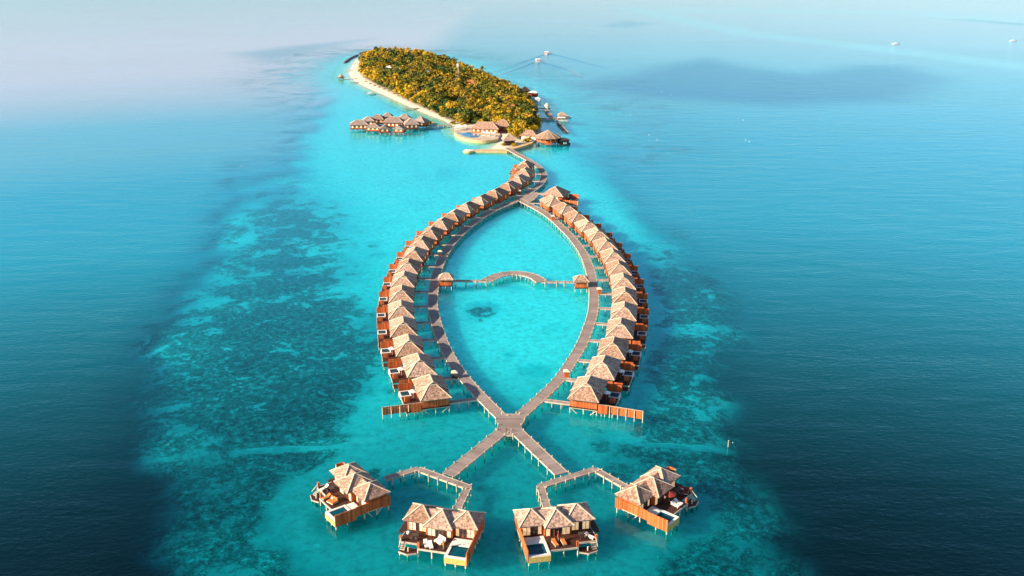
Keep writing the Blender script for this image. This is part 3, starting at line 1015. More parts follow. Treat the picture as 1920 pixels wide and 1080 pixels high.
def row(side, pts, line):
    sx = -1 if side == 'left' else 1
    proto = None
    ang = []
    for k, (x, y) in enumerate(pts):
        c = at(x, y, 5.3)
        i, tv, d = nearest(line, c)
        ang.append(math.atan2(-tv.x, tv.y))
    a2 = [np.mean(ang[max(0, k - 1):k + 2]) * (.72 if k < 4 else .9) for k in range(len(ang))]
    if side == 'left':
        last = a2[15]
        for k, v in zip(range(16, 20), (last, last * .85, last * .55, last * .45)):
            a2[k] = v
    for k, (x, y) in enumerate(pts):
        c = at(x, y, 5.3)
        lab = f'thatched stilt villa with plunge pool, {ORD[k]} from the long fence on the {side} boardwalk'
        if proto is None:
            proto = o = make_row_villa(sx)
        else:
            o = copy_tree(proto)
        o['label'] = lab
        o['group'] = GRP[side]
        o.location = (c.x, c.y, 0)
        o.rotation_euler = (0, 0, a2[k])
        rot = Matrix.Rotation(a2[k], 3, 'Z')
        q1 = Vector((c.x, c.y, 0)) + rot @ Vector((-3.7 * sx, -3.4, 0))
        d = rot @ Vector((-sx, 0, 0))
        allp = line + (APP if side == 'left' else [])
        hit = None
        for st_ in np.arange(0.5, 22, .25):
            q = q1 + d * st_
            if min((pnt.xy - q.xy).length for pnt in allp) < 1.55:
                hit = q
                break
        if k < 3:
            pr = Vector((c.x, c.y, 0)) + rot @ Vector((4.6 * sx, 1.2, 0))
            pt = thing('parasol', f'cream parasol on the sun deck of the {ORD[k]} villa from the fence, {side} row', 'parasol', (pr.x, pr.y, FL), a2[k], 'cream parasols on the row villa decks')
            MB().cyl(0, 0, 0, 2.3, .05).obj('pole', M['post'], pt)
            MB().cone(0, 0, 1.9, 2.45, 1.15, 8, th=.06).obj('canopy', M['cushion'], pt)
        if hit is not None and (hit - q1).length > 1.0:
            bridge(f'short plank bridge to the {ORD[k]} villa from the long fence on the {side} boardwalk', f'entry bridges to the {side} row of villas', hit, q1, d)


row('left', LV, LEFT)
row('right', RV, RIGHT)


def fence(label, pa, pb, zb_, zt, npan, nposts):
    a, b = at(*pa, zb_), at(*pb, zb_)
    a.z = b.z = 0
    d = b - a
    L = d.length
    t = thing('privacy_fence', label, 'fence', a, math.atan2(d.y, d.x), 'long privacy fences at the row ends')
    pw = L / npan
    pm = MB().box(.02, pw - .02, -.05, .05, zb_, zt).data('board_panel', M['wood'])
    for k in range(npan):
        link('board_panel', pm, t, (k * pw, (k % 2) * .012, 0))
    MB().box(0, L, -.09, .09, zt + .002, zt + .1).obj('top_rail', M['beam'], t)
    for k in range(nposts):
        link('post', post_mesh(.12, -2.4, zt - .1), t, (.1 + (L - .2) * k / (nposts - 1), -.2, 0))


fence('long brown board fence on posts ending the left villa row', (716.7, 778.5), (799, 768.5), .95, 3.1, 14, 6)
fence('long bright orange board fence on posts ending the right villa row', (1112, 771), (1206, 786), .95, 3.1, 14, 7)


def kiosk(label, x, y, c='wood', s=1.0):
    b = at(x, y, DECK)
    t = thing('boardwalk_kiosk', label, 'kiosk', (b.x, b.y, 0), 0, 'small service kiosks beside the boardwalk')
    MB().box(-.9 * s, .9 * s, -.9 * s, .9 * s, DECK - .3, DECK - .05).obj('platform', M['beam'], t)
    MB().box(-.7 * s, .7 * s, -.6 * s, .6 * s, DECK - .05, DECK + 1.5).obj('cabinet', M[c], t)
    MB().hip(-.95 * s, .95 * s, -.85 * s, .85 * s, DECK + 1.65, DECK + 2.2, 'x', -.2, .2, .12).obj('roof', M['ridge'], t)
    for ax in (-.7, .7):
        for ay in (-.7, .7):
            link('post', post_mesh(.1, -2.4, DECK - .3), t, (ax * s, ay * s, 0))


kiosk('little dark kiosk with pale cap beside the lower left boardwalk', 852.5, 708, 'dark')
kiosk('little dark kiosk with pale cap beside the upper left boardwalk', 825.5, 479, 'dark')
kiosk('little orange kiosk beside the lower right boardwalk', 1062.5, 706)
kiosk('little orange kiosk beside the right boardwalk below its pavilion', 1124, 550)
kiosk('little brown kiosk near the top of the right boardwalk', 1037, 412)
kiosk('little brown kiosk near the top junction of the left boardwalk', 974, 364)

# larger villa above the right row, and the stair platform beside the junction
b = at(1042, 372, 2.0)
t = thing('corner_villa', 'larger thatched villa standing alone above the right row of villas', 'villa', (b.x, b.y, 0), R(-22))
MB().box(-5, 5, -5, 5, FL - .25, FL).obj('floor', M['darkdeck'], t)
MB().box(-4.6, 4.6, -4.6, 4.6, FL, FL + 2.6).obj('wall', M['wood'], t)
rf = MB().hip(-5.6, 5.6, -5.6, 5.6, 4.4, 7.7, 'y', -1, 1.5).obj('roof', M['thatch'], t)
MB().caps(-5.6, 5.6, -5.6, 5.6, 4.4, 7.7, 'y', -1, 1.5).obj('ridge_cap', M['ridge'], rf)
MB().box(5.02, 10, -4.5, 3.5, FL - .2, FL - .01).obj('sun_deck', M['darkdeck'], t)
MB().box(5.1, 10.1, 3.5, 3.64, FL - .5, FL + 2.2).obj('privacy_screen', M['wood'], t)
pl = MB().box(6.5, 9.8, .5, 3.2, FL - .6, FL + .16).obj('pool_basin', M['stone'], t)
MB().box(6.8, 9.5, .8, 2.9, FL, FL + .175).obj('pool_water', M['pool'], pl)
MB().box(5.4, 13.4, -7.2, -7.05, FL - .4, FL + 1.8).obj('privacy_screen', M['wood'], t)
for k in range(5):
    link('stilt', post_mesh(.14, -2.4, FL + 1.7), t, (5.5 + k * 1.95, -7.3, 0))
for xx in (-4.5, 0, 4.5, 9.7):
    for yy in (-4.5, 0, 4.5) if xx < 5 else (-4.3, 0, 3.3):
        link('stilt', post_mesh(.15, -2.4, FL - .25), t, (xx, yy, 0))
for xx in (-2.5, 1.5):
    MB().box(xx, xx + 1.1, -4.7, -4.61, FL + .4, FL + 2.0).obj('window', M['window'], t)
walkway('thin_bridge', 'white edged footbridge from the upper junction to the larger corner villa', 'bridge', poly_line([(1000, 361.5), (1026, 363.5)]), 1.3, post_step=4)
tp = at(994, 371, 0)
t = thing('boat_landing', 'timber landing with slanted stairs beside the upper boardwalk junction', 'landing', tp)
lpts = [q - tp for q in ats([(978, 372), (999, 361.5), (1011, 365), (1002, 374.5), (990, 381.5), (984, 378)], DECK)]
me = MB().prism(lpts if (lpts[1] - lpts[0]).cross(lpts[2] - lpts[1]).z > 0 else lpts[::-1], DECK - .2, DECK + .006).data('deck', M['planks_plain'])
link('deck', me, t)
trd = MB().beam((0, 0, 0), (2.8, -1.6, 0), .5, .1).data('tread', M['post'])
for k in range(5):
    q = at(990 + k * 3.2, 377.5 - k * .6, DECK) - tp
    link('tread', trd, t, (q.x + .5 * k, q.y - 1.5, DECK - .3 - .22 * k))
for q in lpts:
    link('post', post_mesh(.13, -2.4, DECK + .25), t, (q.x, q.y, 0))

# ------------------------------------------------------------------ four large front villas
ORIGINS = {}


def front_villa(name_label, anchor_px, anchor_xy, rz, sx, furn):
    """local frame: +y to the back, -y towards the deck; sx mirrors left and right"""
    rot = Matrix.Rotation(rz, 3, 'Z')
    o = at(*anchor_px, 4.55) - rot @ Vector((anchor_xy[0] * sx, anchor_xy[1], 0))
    t = thing('front_villa', name_label, 'villa', (o.x, o.y, 0), rz, 'large villas at the near end of the resort')
    ob = lambda mb, name, mat, par=None: mb.obj(name, M[mat], par or t, sx)
    F = 1.9
    ob(MB().box(-7.1, 7.1, -3.0, 2.9, F - .3, F), 'floor', 'darkdeck')
    ob(MB().box(-7.0, -2.9, -2.3, 2.7, F, F + 2.5), 'wall', 'wood')
    ob(MB().box(-2.88, 2.6, -3.3, 2.7, F, F + 2.5), 'wall', 'wood')
    ob(MB().box(2.62, 7.0, -2.3, 2.7, F, F + 2.5), 'wall', 'wood')
    E = 4.5
    a = (-7.6, 7.6, -3.05, 3.05, E - .06, 5.9, 'x', -5, 5)
    ob(MB().hip(*a), 'roof', 'thatch')
    for a in ((-7.7, -1.5, -3.15, 3.15, E, 6.45, 'x', -4.75, -4.45), (1.9, 7.7, -3.15, 3.15, E, 6.4, 'x', 4.55, 4.85), (-3.1, 2.9, -4.5, 2.6, E + .03, 6.6, 'y', -1.1, -.7)):
        rf = ob(MB().hip(*a, th=.3), 'roof', 'thatch')
        ob(MB().caps(*a, w=.3), 'ridge_cap', 'ridge', rf)
    # glazed fronts: curtains, frames, doors
    def bay(x0, n, w, y, pat):
        for k in range(n):
            xx = x0 + k * w
            mat = pat[k % len(pat)]
            wd = ob(MB().box(xx + .05, xx + w - .05, y - .1, y - .004, F + .15, F + 2.15), 'curtain' if mat == 'window' else 'glass_door', mat)
            ob(MB().box(xx - .04, xx + .045, y - .16, y - .005, F + .02, F + 2.3), 'frame', 'wood', wd)
        ob(MB().box(x0 - .05, x0 + n * w + .05, y - .14, y - .005, F + 2.16, F + 2.36), 'lintel', 'wood')
    bay(-6.7, 5, .72, -2.3, ['window', 'window', 'glass', 'window', 'window'])
    bay(-2.5, 6, .8, -3.3, ['window', 'window', 'glass', 'glass', 'glass', 'window'])
    bay(3.0, 5, .76, -2.3, ['window', 'glass', 'glass', 'window', 'window'])
    # sun deck
    ob(MB().box(-3.0, 2.75, -7.9, -3.02, F - .24, F - .004).box(-7.2, -3.0, -6.4, -3.02, F - .244, F - .008), 'sun_deck', 'darkdeck')
    ob(MB().box(-3.0, 2.75, -8.06, -7.92, F - .36, F + .03), 'edge_beam', 'beam')
    ob(MB().box(-7.36, -7.22, -6.4, -3.0, F - .36, F + .03), 'edge_beam', 'beam')
    ob(MB().box(-7.2, -3.16, -6.56, -6.42, F - .36, F + .03), 'edge_beam', 'beam')
    # lower landing near the water with steps
    ob(MB().prism([(-6.8, -8.3), (-4.9, -8.9), (-3.2, -8.1), (-3.2, -6.6), (-6.8, -6.6)], F - 1.25, F - 1.1), 'lower_landing', 'darkdeck')
    eb = MB()
    for (xa, ya), (xb, yb) in (((-6.8, -8.35), (-4.9, -8.95)), ((-4.9, -8.95), (-3.2, -8.15))):
        eb.beam((xa, ya, F - 1.14), (xb, yb, F - 1.14), .18, .26)
    ob(eb, 'edge_beam', 'beam')
    sp_ = MB()
    for k in range(4):
        sp_.box(-6.8, -5.8, -6.6 - .3 * (k + 1), -6.6 - .3 * k, F - .3 - .24 * k, F - .22 - .24 * k)
    ob(sp_, 'steps', 'post')
    ob(MB().beam((-6.9, -6.5, F + .75), (-6.9, -7.9, F - .4), .12), 'handrail', 'post')
    for xx in (-7.1, -2.95):
        ob(MB().box(xx - .22, xx + .22, (-6.4 if xx < -5 else -7.85), (-6.0 if xx < -5 else -7.45), F, F + 1.15), 'planter_post', 'wood')
    # terrace and pool
    ob(MB().box(2.78, 7.15, -5.0, -3.02, F - .3, F + .06), 'terrace', 'stone')
    x0, x1, y0, y1 = 2.78, 7.15, -9.5, -5.02
    pb = MB().box(x0, x1, y0, y1, F - 1.25, F - .1).box(x0, x0 + .55, y0, y1, F - .1, F + .2).box(x1 - .3, x1, y0, y1, F - .1, F + .2)
    pb.box(x0 + .55, x1 - .3, y0, y0 + .5, F - .1, F + .2).box(x0 + .55, x1 - .3, y1 - .5, y1, F - .1, F + .2)
    pl = ob(pb, 'pool_basin', 'stone')
    ob(MB().box(x0 + .55, x1 - .3, y0 + .5, y1 - .5, F - .05, F + .06), 'pool_water', 'pool', pl)
    ob(MB().box(x0 + .02, x1 - .02, y0 - .12, y0 - .004, F - 1.2, F - .02), 'pool_front', 'tile')
    # side wall screening house and pool
    ob(MB().box(7.17, 7.33, -9.6, -4.8, F - 1.15, F + 1.55), 'side_screen', 'wood')
    ob(MB().box(7.17, 7.33, -4.78, -2.6, F - .5, F + 1.7), 'side_screen', 'wood')
    ob(MB().box(7.12, 7.28, -2.58, 1.4, F - .45, F + 1.6), 'side_screen', 'wood')
    ob(MB().box(7.17, 7.33, 1.42, 3.2, F - .75, F + 1.7), 'side_screen', 'wood')
    # far side screen
    if abs(rz) > R(30):
        ob(MB().box(-10.2, -7.3, 1.4, 1.52, F - .1, F + 2.1), 'privacy_screen', 'wood')
        ob(MB().box(-10.3, -10.18, -.4, 1.4, F - .1, F + 2.1), 'privacy_screen', 'wood')
    ob(MB().box(-8.6, -7.38, -3.4, 1.36, F - .3, F - .05), 'side_deck', 'darkdeck')
    bm_ = MB()
    bm_.beam((7.24, -2.4, F - .5), (7.24, 1.4, F - .5), .2, .16).beam((7.2, 1.2, F - .6), (7.2, -.3, -.1), .15).beam((7.2, -2.2, F - .6), (7.2, -1.0, -.1), .15)
    bm_.beam((-7, -2.9, F - .35), (-5.4, -2.9, -.1), .14)
    ob(bm_, 'brace', 'post')
    for xx, yy, zt in [(x_, y_, F - .3) for x_ in (-7, -3.5, 0, 3.5, 7.1) for y_ in (-2.9, 0, 2.8)] + \
            [(x_, -7.8, F - .24) for x_ in (-5.0, -3.0, -.2, 2.5)] + [(x_, -8.2, F - 1.2) for x_ in (-6.6, -5)] + \
            [(3.0, -9.3, F - 1.2), (5, -9.3, F - 1.2), (7.0, -9.3, F - 1.2), (7.05, -6.8, F - 1.2)] + ([(-10.1, 1.4, F + 2), (-10.2, -.3, F + 2), (-8.7, 1.45, F + 2)] if abs(rz) > R(30) else []):
        link('stilt', post_mesh(.17, -2.6, zt), t, (xx * sx, yy, 0))

    def place(q, dz=F):
        w_ = o + rot @ Vector((q[0] * sx, q[1], 0))
        return (w_.x, w_.y, dz)
    for f_ in furn:
        f_(place, rz, sx)
    return t


def lounger(label, q, a, cloth='cushion'):
    def f_(place, rz, sx):
        t = thing('sun_lounger', label, 'lounger', place(q), rz + a * sx, 'sun loungers on the villa decks')
        MB().box(-.38, .38, -1.0, 1.0, .22, .34).obj('frame', M['post'], t)
        MB().box(-.36, .36, -.98, .3, .341, .5).obj('mattress', M[cloth], t)
        MB().add([(-.36, .3, .35), (.36, .3, .35), (.36, 1.0, .75), (-.36, 1.0, .75), (-.36, .3, .5), (.36, .3, .5), (.36, .95, .9), (-.36, .95, .9)],
                 [(3, 2, 1, 0), (4, 5, 6, 7), (0, 1, 5, 4), (1, 2, 6, 5), (2, 3, 7, 6), (3, 0, 4, 7)]).obj('backrest', M[cloth], t)
        lg = MB().box(-.05, .05, -.05, .05, 0, .22).data('leg', M['post'])
        for ax in (-.3, .3):
            for ay in (-.85, .85):
                link('leg', lg, t, (ax, ay, 0))
    return f_


def parasol(label, q, cloth, rr=1.5, closed=False):
    def f_(place, rz, sx):
        t = thing('parasol', label, 'parasol', place(q), rz, 'parasols on the villa decks')
        MB().cyl(0, 0, 0, 2.35, .05).obj('pole', M['post'], t)
        MB().cyl(0, 0, 0, .12, .35).obj('base', M['dark'], t)
        if closed:
            MB().cone(0, 0, 1.0, 2.5, .3, 6, th=.05).obj('canopy', M[cloth], t)
        else:
            MB().cone(0, 0, 1.95, 2.5, rr, 8, th=.06).obj('canopy', M[cloth], t)
    return f_


def dining(label, q):
    def f_(place, rz, sx):
        t = thing('dining_table', label, 'table', place(q), rz, 'outdoor tables on the villa decks')
        MB().box(-.8, .8, -.5, .5, .7, .76).obj('table_top', M['dark'], t)
        lg = MB().box(-.05, .05, -.05, .05, 0, .7).data('leg', M['dark'])
        for ax in (-.7, .7):
            for ay in (-.4, .4):
                link('leg', lg, t, (ax, ay, 0))
        for n_, (ax, ay) in enumerate(((-.5, -.95), (.5, -.95), (0, .95))):
            cpos = place((q[0] + ax * sx, q[1] + ay))
            c = thing('chair', label.replace('table', 'chair beside the table') + ('' if n_ == 2 else ''), 'chair', cpos, rz + (math.pi if ay < 0 else 0), 'chairs at the ' + label)
            MB().box(-.25, .25, -.25, .25, .4, .48).obj('seat', M['dark'], c)
            MB().box(-.25, .25, .2, .26, .48, .9).obj('backrest', M['dark'], c)
            l2 = MB().box(-.03, .03, -.03, .03, 0, .4).data('leg', M['dark'])
            for bx in (-.2, .2):
                for by in (-.2, .2):
                    link('leg', l2, c, (bx, by, 0))
    return f_


def globe(label, q, r=.38):
    def f_(place, rz, sx):
        t = thing('globe_lamp', label, 'lamp', place(q))
        mb = MB()
        mb.tube([(0, 0, .25 + r * math.sin(a)) for a in np.linspace(-1.45, 1.45, 9)], [max(.03, r * math.cos(a)) for a in np.linspace(-1.45, 1.45, 9)], 12)
        mb.obj('globe', M['white'], t)
        MB().cyl(0, 0, 0, .06, .2).obj('foot', M['dark'], t)
    return f_


def daybed(label, q, a, cloth):
    def f_(place, rz, sx):
        t = thing('day_bed', label, 'day bed', place(q), rz + a * sx)
        MB().box(-.95, .95, -.8, .8, .12, .32).obj('frame', M['post'], t)
        MB().box(-.9, .9, -.75, .75, .321, .52).obj('mattress', M[cloth], t)
        MB().box(-.9, .9, .58, .78, .52, 1.05).obj('backrest', M[cloth], t)
        MB().box(-.8, -.2, .3, .57, .52, .75).obj('pillow', M['cushion'], t)
    return f_


front_villa('red screened thatched villa farthest left in the near group, pool towards the lower left', (682.1, 940.5), (7.7, -3.15), R(-53), 1,
            [daybed('orange day bed on the deck of the far left front villa', (.2, -6.6), .25, 'orangecloth'), lounger('cream lounger on the lower corner of the far left front villa deck', (-5.4, -5.6), .2),
             dining('dark table on the far left front villa deck', (-4.2, -4.6)), lounger('orange lounger beside the day bed on the far left front villa deck', (-1.9, -6.9), .1, 'orangecloth')])
front_villa('thatched villa left of centre at the very front, pool at its lower right corner', (895.5, 994), (7.7, -3.15), R(-13.5), 1,
            [globe('white globe lamp on the front villa deck left of centre', (-6.4, -3.7)), dining('dark table on the deck of the front villa left of centre', (-4.6, -4.6)),
             lounger('cream lounger at the deck edge of the front villa left of centre', (-1.7, -6.7), .5), lounger('cream lounger beside the deck-edge lounger, front villa left of centre', (-.7, -6.9), .5),
             daybed('cream day bed by the curtains of the front villa left of centre', (.6, -5.0), -.5, 'cushion'), parasol('closed orange parasol near the pool, front villa left of centre', (1.9, -7.0), 'orangecloth', closed=True)])
front_villa('thatched villa right of centre at the very front, pool at its lower left corner', (973.3, 989), (7.7, -3.15), R(11), -1,
            [lounger('orange lounger left of the red parasol, front villa right of centre', (1.2, -6.3), -.2, 'orangecloth'), lounger('orange lounger right of the red parasol, front villa right of centre', (-.5, -6.1), -.1, 'orangecloth'),
             parasol('closed dark red parasol between two orange loungers', (.35, -5.4), 'redcloth', closed=True), dining('dark table on the deck of the front villa right of centre', (-4.8, -4.6)),
             lounger('cream lounger on the landing corner of the front villa right of centre', (-6.0, -5.4), -.7)])
front_villa('pale screened thatched villa farthest right in the near group, pool towards the lower right', (1200.2, 946.9), (7.7, -3.15), R(48.6), -1,
            [lounger('cream lounger nearer the pool on the far right front villa deck', (-.3, -6.6), .1), lounger('cream lounger farther from the pool on the far right front villa deck', (-1.5, -6.6), .1),
             parasol('dark red open parasol on the far right front villa deck', (-.9, -4.7), 'redcloth', 1.5), dining('dark table on the far right front villa deck', (-5.0, -4.4)),
             daybed('dark red day bed at the side of the far right front villa deck', (-6.0, -5.2), 1.2, 'redcloth')])

# ------------------------------------------------------------------ island: trees
def broadleaf(mat, seed, n, rad=1.0, h=1.0, q=1.0):
    """unit tree: crown about 8 m across and 9 m tall"""
    g = np.random.default_rng(seed)
    lobes = [(g.normal(0, 1.7), g.normal(0, 1.7), g.uniform(2.0, 6.6), g.uniform(1.5, 2.5)) for _ in range(8)] + [(0, 0, 4.6, 3.1)]
    V, Fc = [], []
    for i in range(n):
        cx, cy, cz, r = lobes[g.integers(len(lobes))]
        d = g.normal(0, 1, 3)
        d /= np.linalg.norm(d)
        if d[2] < -.6:
            d[2] *= -1
        pnt = np.array([cx, cy, cz]) + d * r * np.array([1, 1, .95]) * g.uniform(.72, 1.06)
        nrm = d + g.normal(0, .45, 3)
        nrm /= np.linalg.norm(nrm)
        u = np.cross(nrm, g.normal(0, 1, 3))
        u /= np.linalg.norm(u)
        w = np.cross(nrm, u)
        s = g.uniform(.45, .95) * q
        k = len(V)
        V += [pnt + u * s, pnt + w * s * .7 + nrm * .1, pnt - u * s * .9, pnt - w * s * .75 - nrm * .12]
        Fc.append((k, k + 1, k + 2, k + 3))
    return np.array(V), np.array(Fc)


def palm(seed, nf=16):
    g = np.random.default_rng(seed)
    V, Fc = [], []
    top = np.array([g.uniform(-.6, .6), g.uniform(-.6, .6), 8.6])
    for i in range(nf):
        a = 2 * math.pi * i / nf + g.uniform(-.2, .2)
        up = g.uniform(-.25, 1.25)
        L = g.uniform(2.7, 3.7)
        d = np.array([math.cos(a), math.sin(a), 0])
        s = np.array([-math.sin(a), math.cos(a), 0])
        k0 = len(V)
        seg = 5
        for j in range(seg + 1):
            t = j / seg
            c = top + (d * math.cos(up) + np.array([0, 0, math.sin(up)])) * L * t - np.array([0, 0, .42 * L * t * t])
            wd = .46 * math.sin(math.pi * (0.12 + .86 * t)) + .05
            V += [c + s * wd - np.array([0, 0, wd * .6]), c, c - s * wd - np.array([0, 0, wd * .6])]
        for j in range(seg):
            b_ = k0 + 3 * j
            Fc += [(b_, b_ + 3, b_ + 4, b_ + 1), (b_ + 1, b_ + 4, b_ + 5, b_ + 2)]
    return np.array(V), np.array(Fc), top


def np_mesh(name, V, Fc, mat):
    me = bpy.data.meshes.new(name)
    me.from_pydata([tuple(v) for v in V], [], [tuple(int(i) for i in f) for f in Fc])
    me.materials.append(mat)
    me.update()
    return me


BL = [('leaf_gold', 11), ('leaf_gold', 12), ('leaf_green', 13), ('leaf_green', 14), ('leaf_dark', 15), ('leaf_gold', 16), ('leaf_green', 17)]
bl_hi = [np_mesh('crown', *broadleaf(None, s, 620, q=.8), M[mname]) for mname, s in BL]
bl_lo = [broadleaf(None, s + 50, 230, q=1.15) for mname, s in BL]
trunk_me = MB().tube([(0, 0, -.3), (.1, .05, 2.2), (0, .1, 4.6)], [.34, .25, .16], 7)
trunk_me.tube([(.08, .05, 2.2), (1.2, .5, 4.4)], [.16, .07], 5).tube([(.05, .05, 2.6), (-1.0, -.7, 4.6)], [.15, .06], 5)
trunk_me = trunk_me.data('trunk', M['bark'])
PALMS = [palm(s) for s in (21, 22, 23)]
palm_me = [np_mesh('crown', V, Fc, M['frond']) for V, Fc, _ in PALMS]
palm_tr = []
for V, Fc, top in PALMS:
    palm_tr.append(MB().tube([(0, 0, -.3), (top[0] * .3, top[1] * .2, 4), tuple(top)], [.26, .19, .14], 7).data('trunk', M['bark']))

# clearings for the buildings among the trees: x, y in the photograph, radius in metres
CLEAR = [(at(x, y, 1.2), r) for x, y, r in [(834, 150, 13), (860, 160, 6), (884, 166, 10), (962, 217, 5), (878, 200, 6), (852, 187, 5), (803, 144, 4), (731, 137, 5),
                                           (905, 250, 15), (940, 247, 9), (955, 268, 5), (990, 266, 6), (1026, 262, 9), (757, 178, 4)]]
cand = []
bx = [p.x for p in TREES]
by = [p.y for p in TREES]
pts = []
cell = {}
tries = 0
TX = rng.uniform(min(bx), max(bx), 42000)
TY = rng.uniform(min(by), max(by), 42000)
ins = sdf(TX, TY, TREES)
for x_, y_, d_ in zip(TX, TY, ins):
    if d_ < 0.3:
        continue
    rmin = 4.4 if y_ < 800 else 4.9
    ky = (int(x_ // 5), int(y_ // 5))
    ok = True
    for i in (-1, 0, 1):
        for j in (-1, 0, 1):
            for (a, b_) in cell.get((ky[0] + i, ky[1] + j), ()):
                if (a - x_) ** 2 + (b_ - y_) ** 2 < rmin * rmin:
                    ok = False
    if not ok or any((c.x - x_) ** 2 + ((c.y - y_)) ** 2 < r * r for c, r in CLEAR):
        continue
    cell.setdefault(ky, []).append((x_, y_))
    pts.append((x_, y_, d_))
pts.sort(key=lambda q_: math.hypot(q_[0], q_[1]))
big, palms, rest = [], [], []
for (x_, y_, d_) in pts:
    edge = d_ < 12
    is_palm = rng.random() < (.12 if (edge or y_ < 690) else .2)
    s = rng.uniform(.8, 1.5) * (.72 if d_ < 5 else 1.0)
    e = (x_, y_, d_, s, rng.uniform(0, 6.28))
    if is_palm:
        (palms if len(palms) < 280 else rest).append((*e, True))
    else:
        (big if len(big) < 290 else rest).append((*e, False))


def pick_leaf(x_, y_, d_):
    r = rng.random()
    nearside = y_ < 700
    w = [.25, .21, .14, .13, .1, .1, .07] if nearside or d_ < 14 else [.05, .05, .23, .22, .3, .04, .16]
    return int(np.searchsorted(np.cumsum(w), r * sum(w)))


KINDLAB = {'leaf_gold': 'golden leaved', 'leaf_green': 'olive green', 'leaf_dark': 'dark green'}


def zone(x_, y_, d_):
    if d_ < 9:
        a = at(900, 240, 1)
        return 'growing along the edge of the island wood'
    return 'growing deep inside the island wood'


def tree(x_, y_, z_, s, rot, crown_me, tr_me, name, label, cat, group, sz=1.0):
    t = thing(name, label, cat, (x_, y_, z_), rot, group)
    t.scale = (s, s, s * sz)
    link('trunk', tr_me, t)
    link('crown', crown_me, t)


for (x_, y_, d_, s, rot, _) in big:
    k = pick_leaf(x_, y_, d_)
    zn = zone(x_, y_, d_)
    kl = KINDLAB[BL[k][0]]
    tree(x_, y_, 1.1, s, rot, bl_hi[k], trunk_me, 'broadleaf_tree', f'{kl} bushy broadleaf tree {zn}', 'tree', f'{kl} trees {zn}', rng.uniform(.75, 1.0))
for (x_, y_, d_, s, rot, _) in palms:
    k = int(rng.integers(3))
    zn = zone(x_, y_, d_)
    tree(x_, y_, 1.1, min(s, 1.25), rot, palm_me[k], palm_tr[k], 'palm_tree', f'coconut palm with arching fronds {zn}', 'palm', f'palms {zn}', rng.uniform(.85, 1.15))
# the rest of the wood as one mass
VV, FF, MI = [], [], []
base = 0
mats = ['leaf_gold', 'leaf_green', 'leaf_dark', 'frond']
for (x_, y_, d_, s, rot, ispalm) in rest:
    if ispalm:
        V, Fc, _ = PALMS[int(rng.integers(3))]
        mi, szz = 3, rng.uniform(.8, 1.1)
    else:
        k = pick_leaf(x_, y_, d_)
        V, Fc = bl_lo[k]
        mi, szz = mats.index(BL[k][0]), rng.uniform(.75, 1.0)
    c, sn = math.cos(rot), math.sin(rot)
    Vt = np.stack([(V[:, 0] * c - V[:, 1] * sn) * s + x_, (V[:, 0] * sn + V[:, 1] * c) * s + y_, V[:, 2] * s * szz + 1.1], 1)
    VV.append(Vt)
    FF.append(Fc + base)
    MI.append(np.full(len(Fc), mi))
    base += len(Vt)
VV, FF, MI = np.concatenate(VV), np.concatenate(FF), np.concatenate(MI)
me = bpy.data.meshes.new('far_wood')
me.vertices.add(len(VV))
me.vertices.foreach_set('co', VV.astype(np.float32).ravel())
me.loops.add(FF.size)
me.loops.foreach_set('vertex_index', FF.astype(np.int32).ravel())
me.polygons.add(len(FF))
me.polygons.foreach_set('loop_start', np.arange(0, FF.size, 4, dtype=np.int32))
me.polygons.foreach_set('loop_total', np.full(len(FF), 4, dtype=np.int32))
for n_ in mats:
    me.materials.append(M[n_])
me.polygons.foreach_set('material_index', MI.astype(np.int32))
me.update()
me.validate()
o = link('far_wood', me)
o['kind'] = 'stuff'
o['label'] = 'dense mixed wood of palms and broadleaf trees covering the far part of the island'
o['category'] = 'wood'
print('trees', len(big), len(palms), len(rest))


def shrub(label, x, y, s, k=0, z=.6):
    q = at(x, y, z)
    tree(q.x, q.y, z - 1.2 * s, s, rng.uniform(0, 6), bl_hi[k], trunk_me, 'shrub', label, 'shrub', None, .7)


shrub('golden shrub left of the pyramid roofed hut', 945, 273, .42)
shrub('golden shrub in front of the pyramid roofed hut', 964, 274, .5)
shrub('large golden shrub beside the round bar', 990, 266, .72)
shrub('small dark green round tree on the islet by the restaurant huts', 804.5, 232, .5, 4)
shrub('low golden shrub on the beach by the restaurant footbridge', 850, 232, .5)
shrub('golden shrub behind the pool terrace umbrellas', 868, 235, .45, 1)

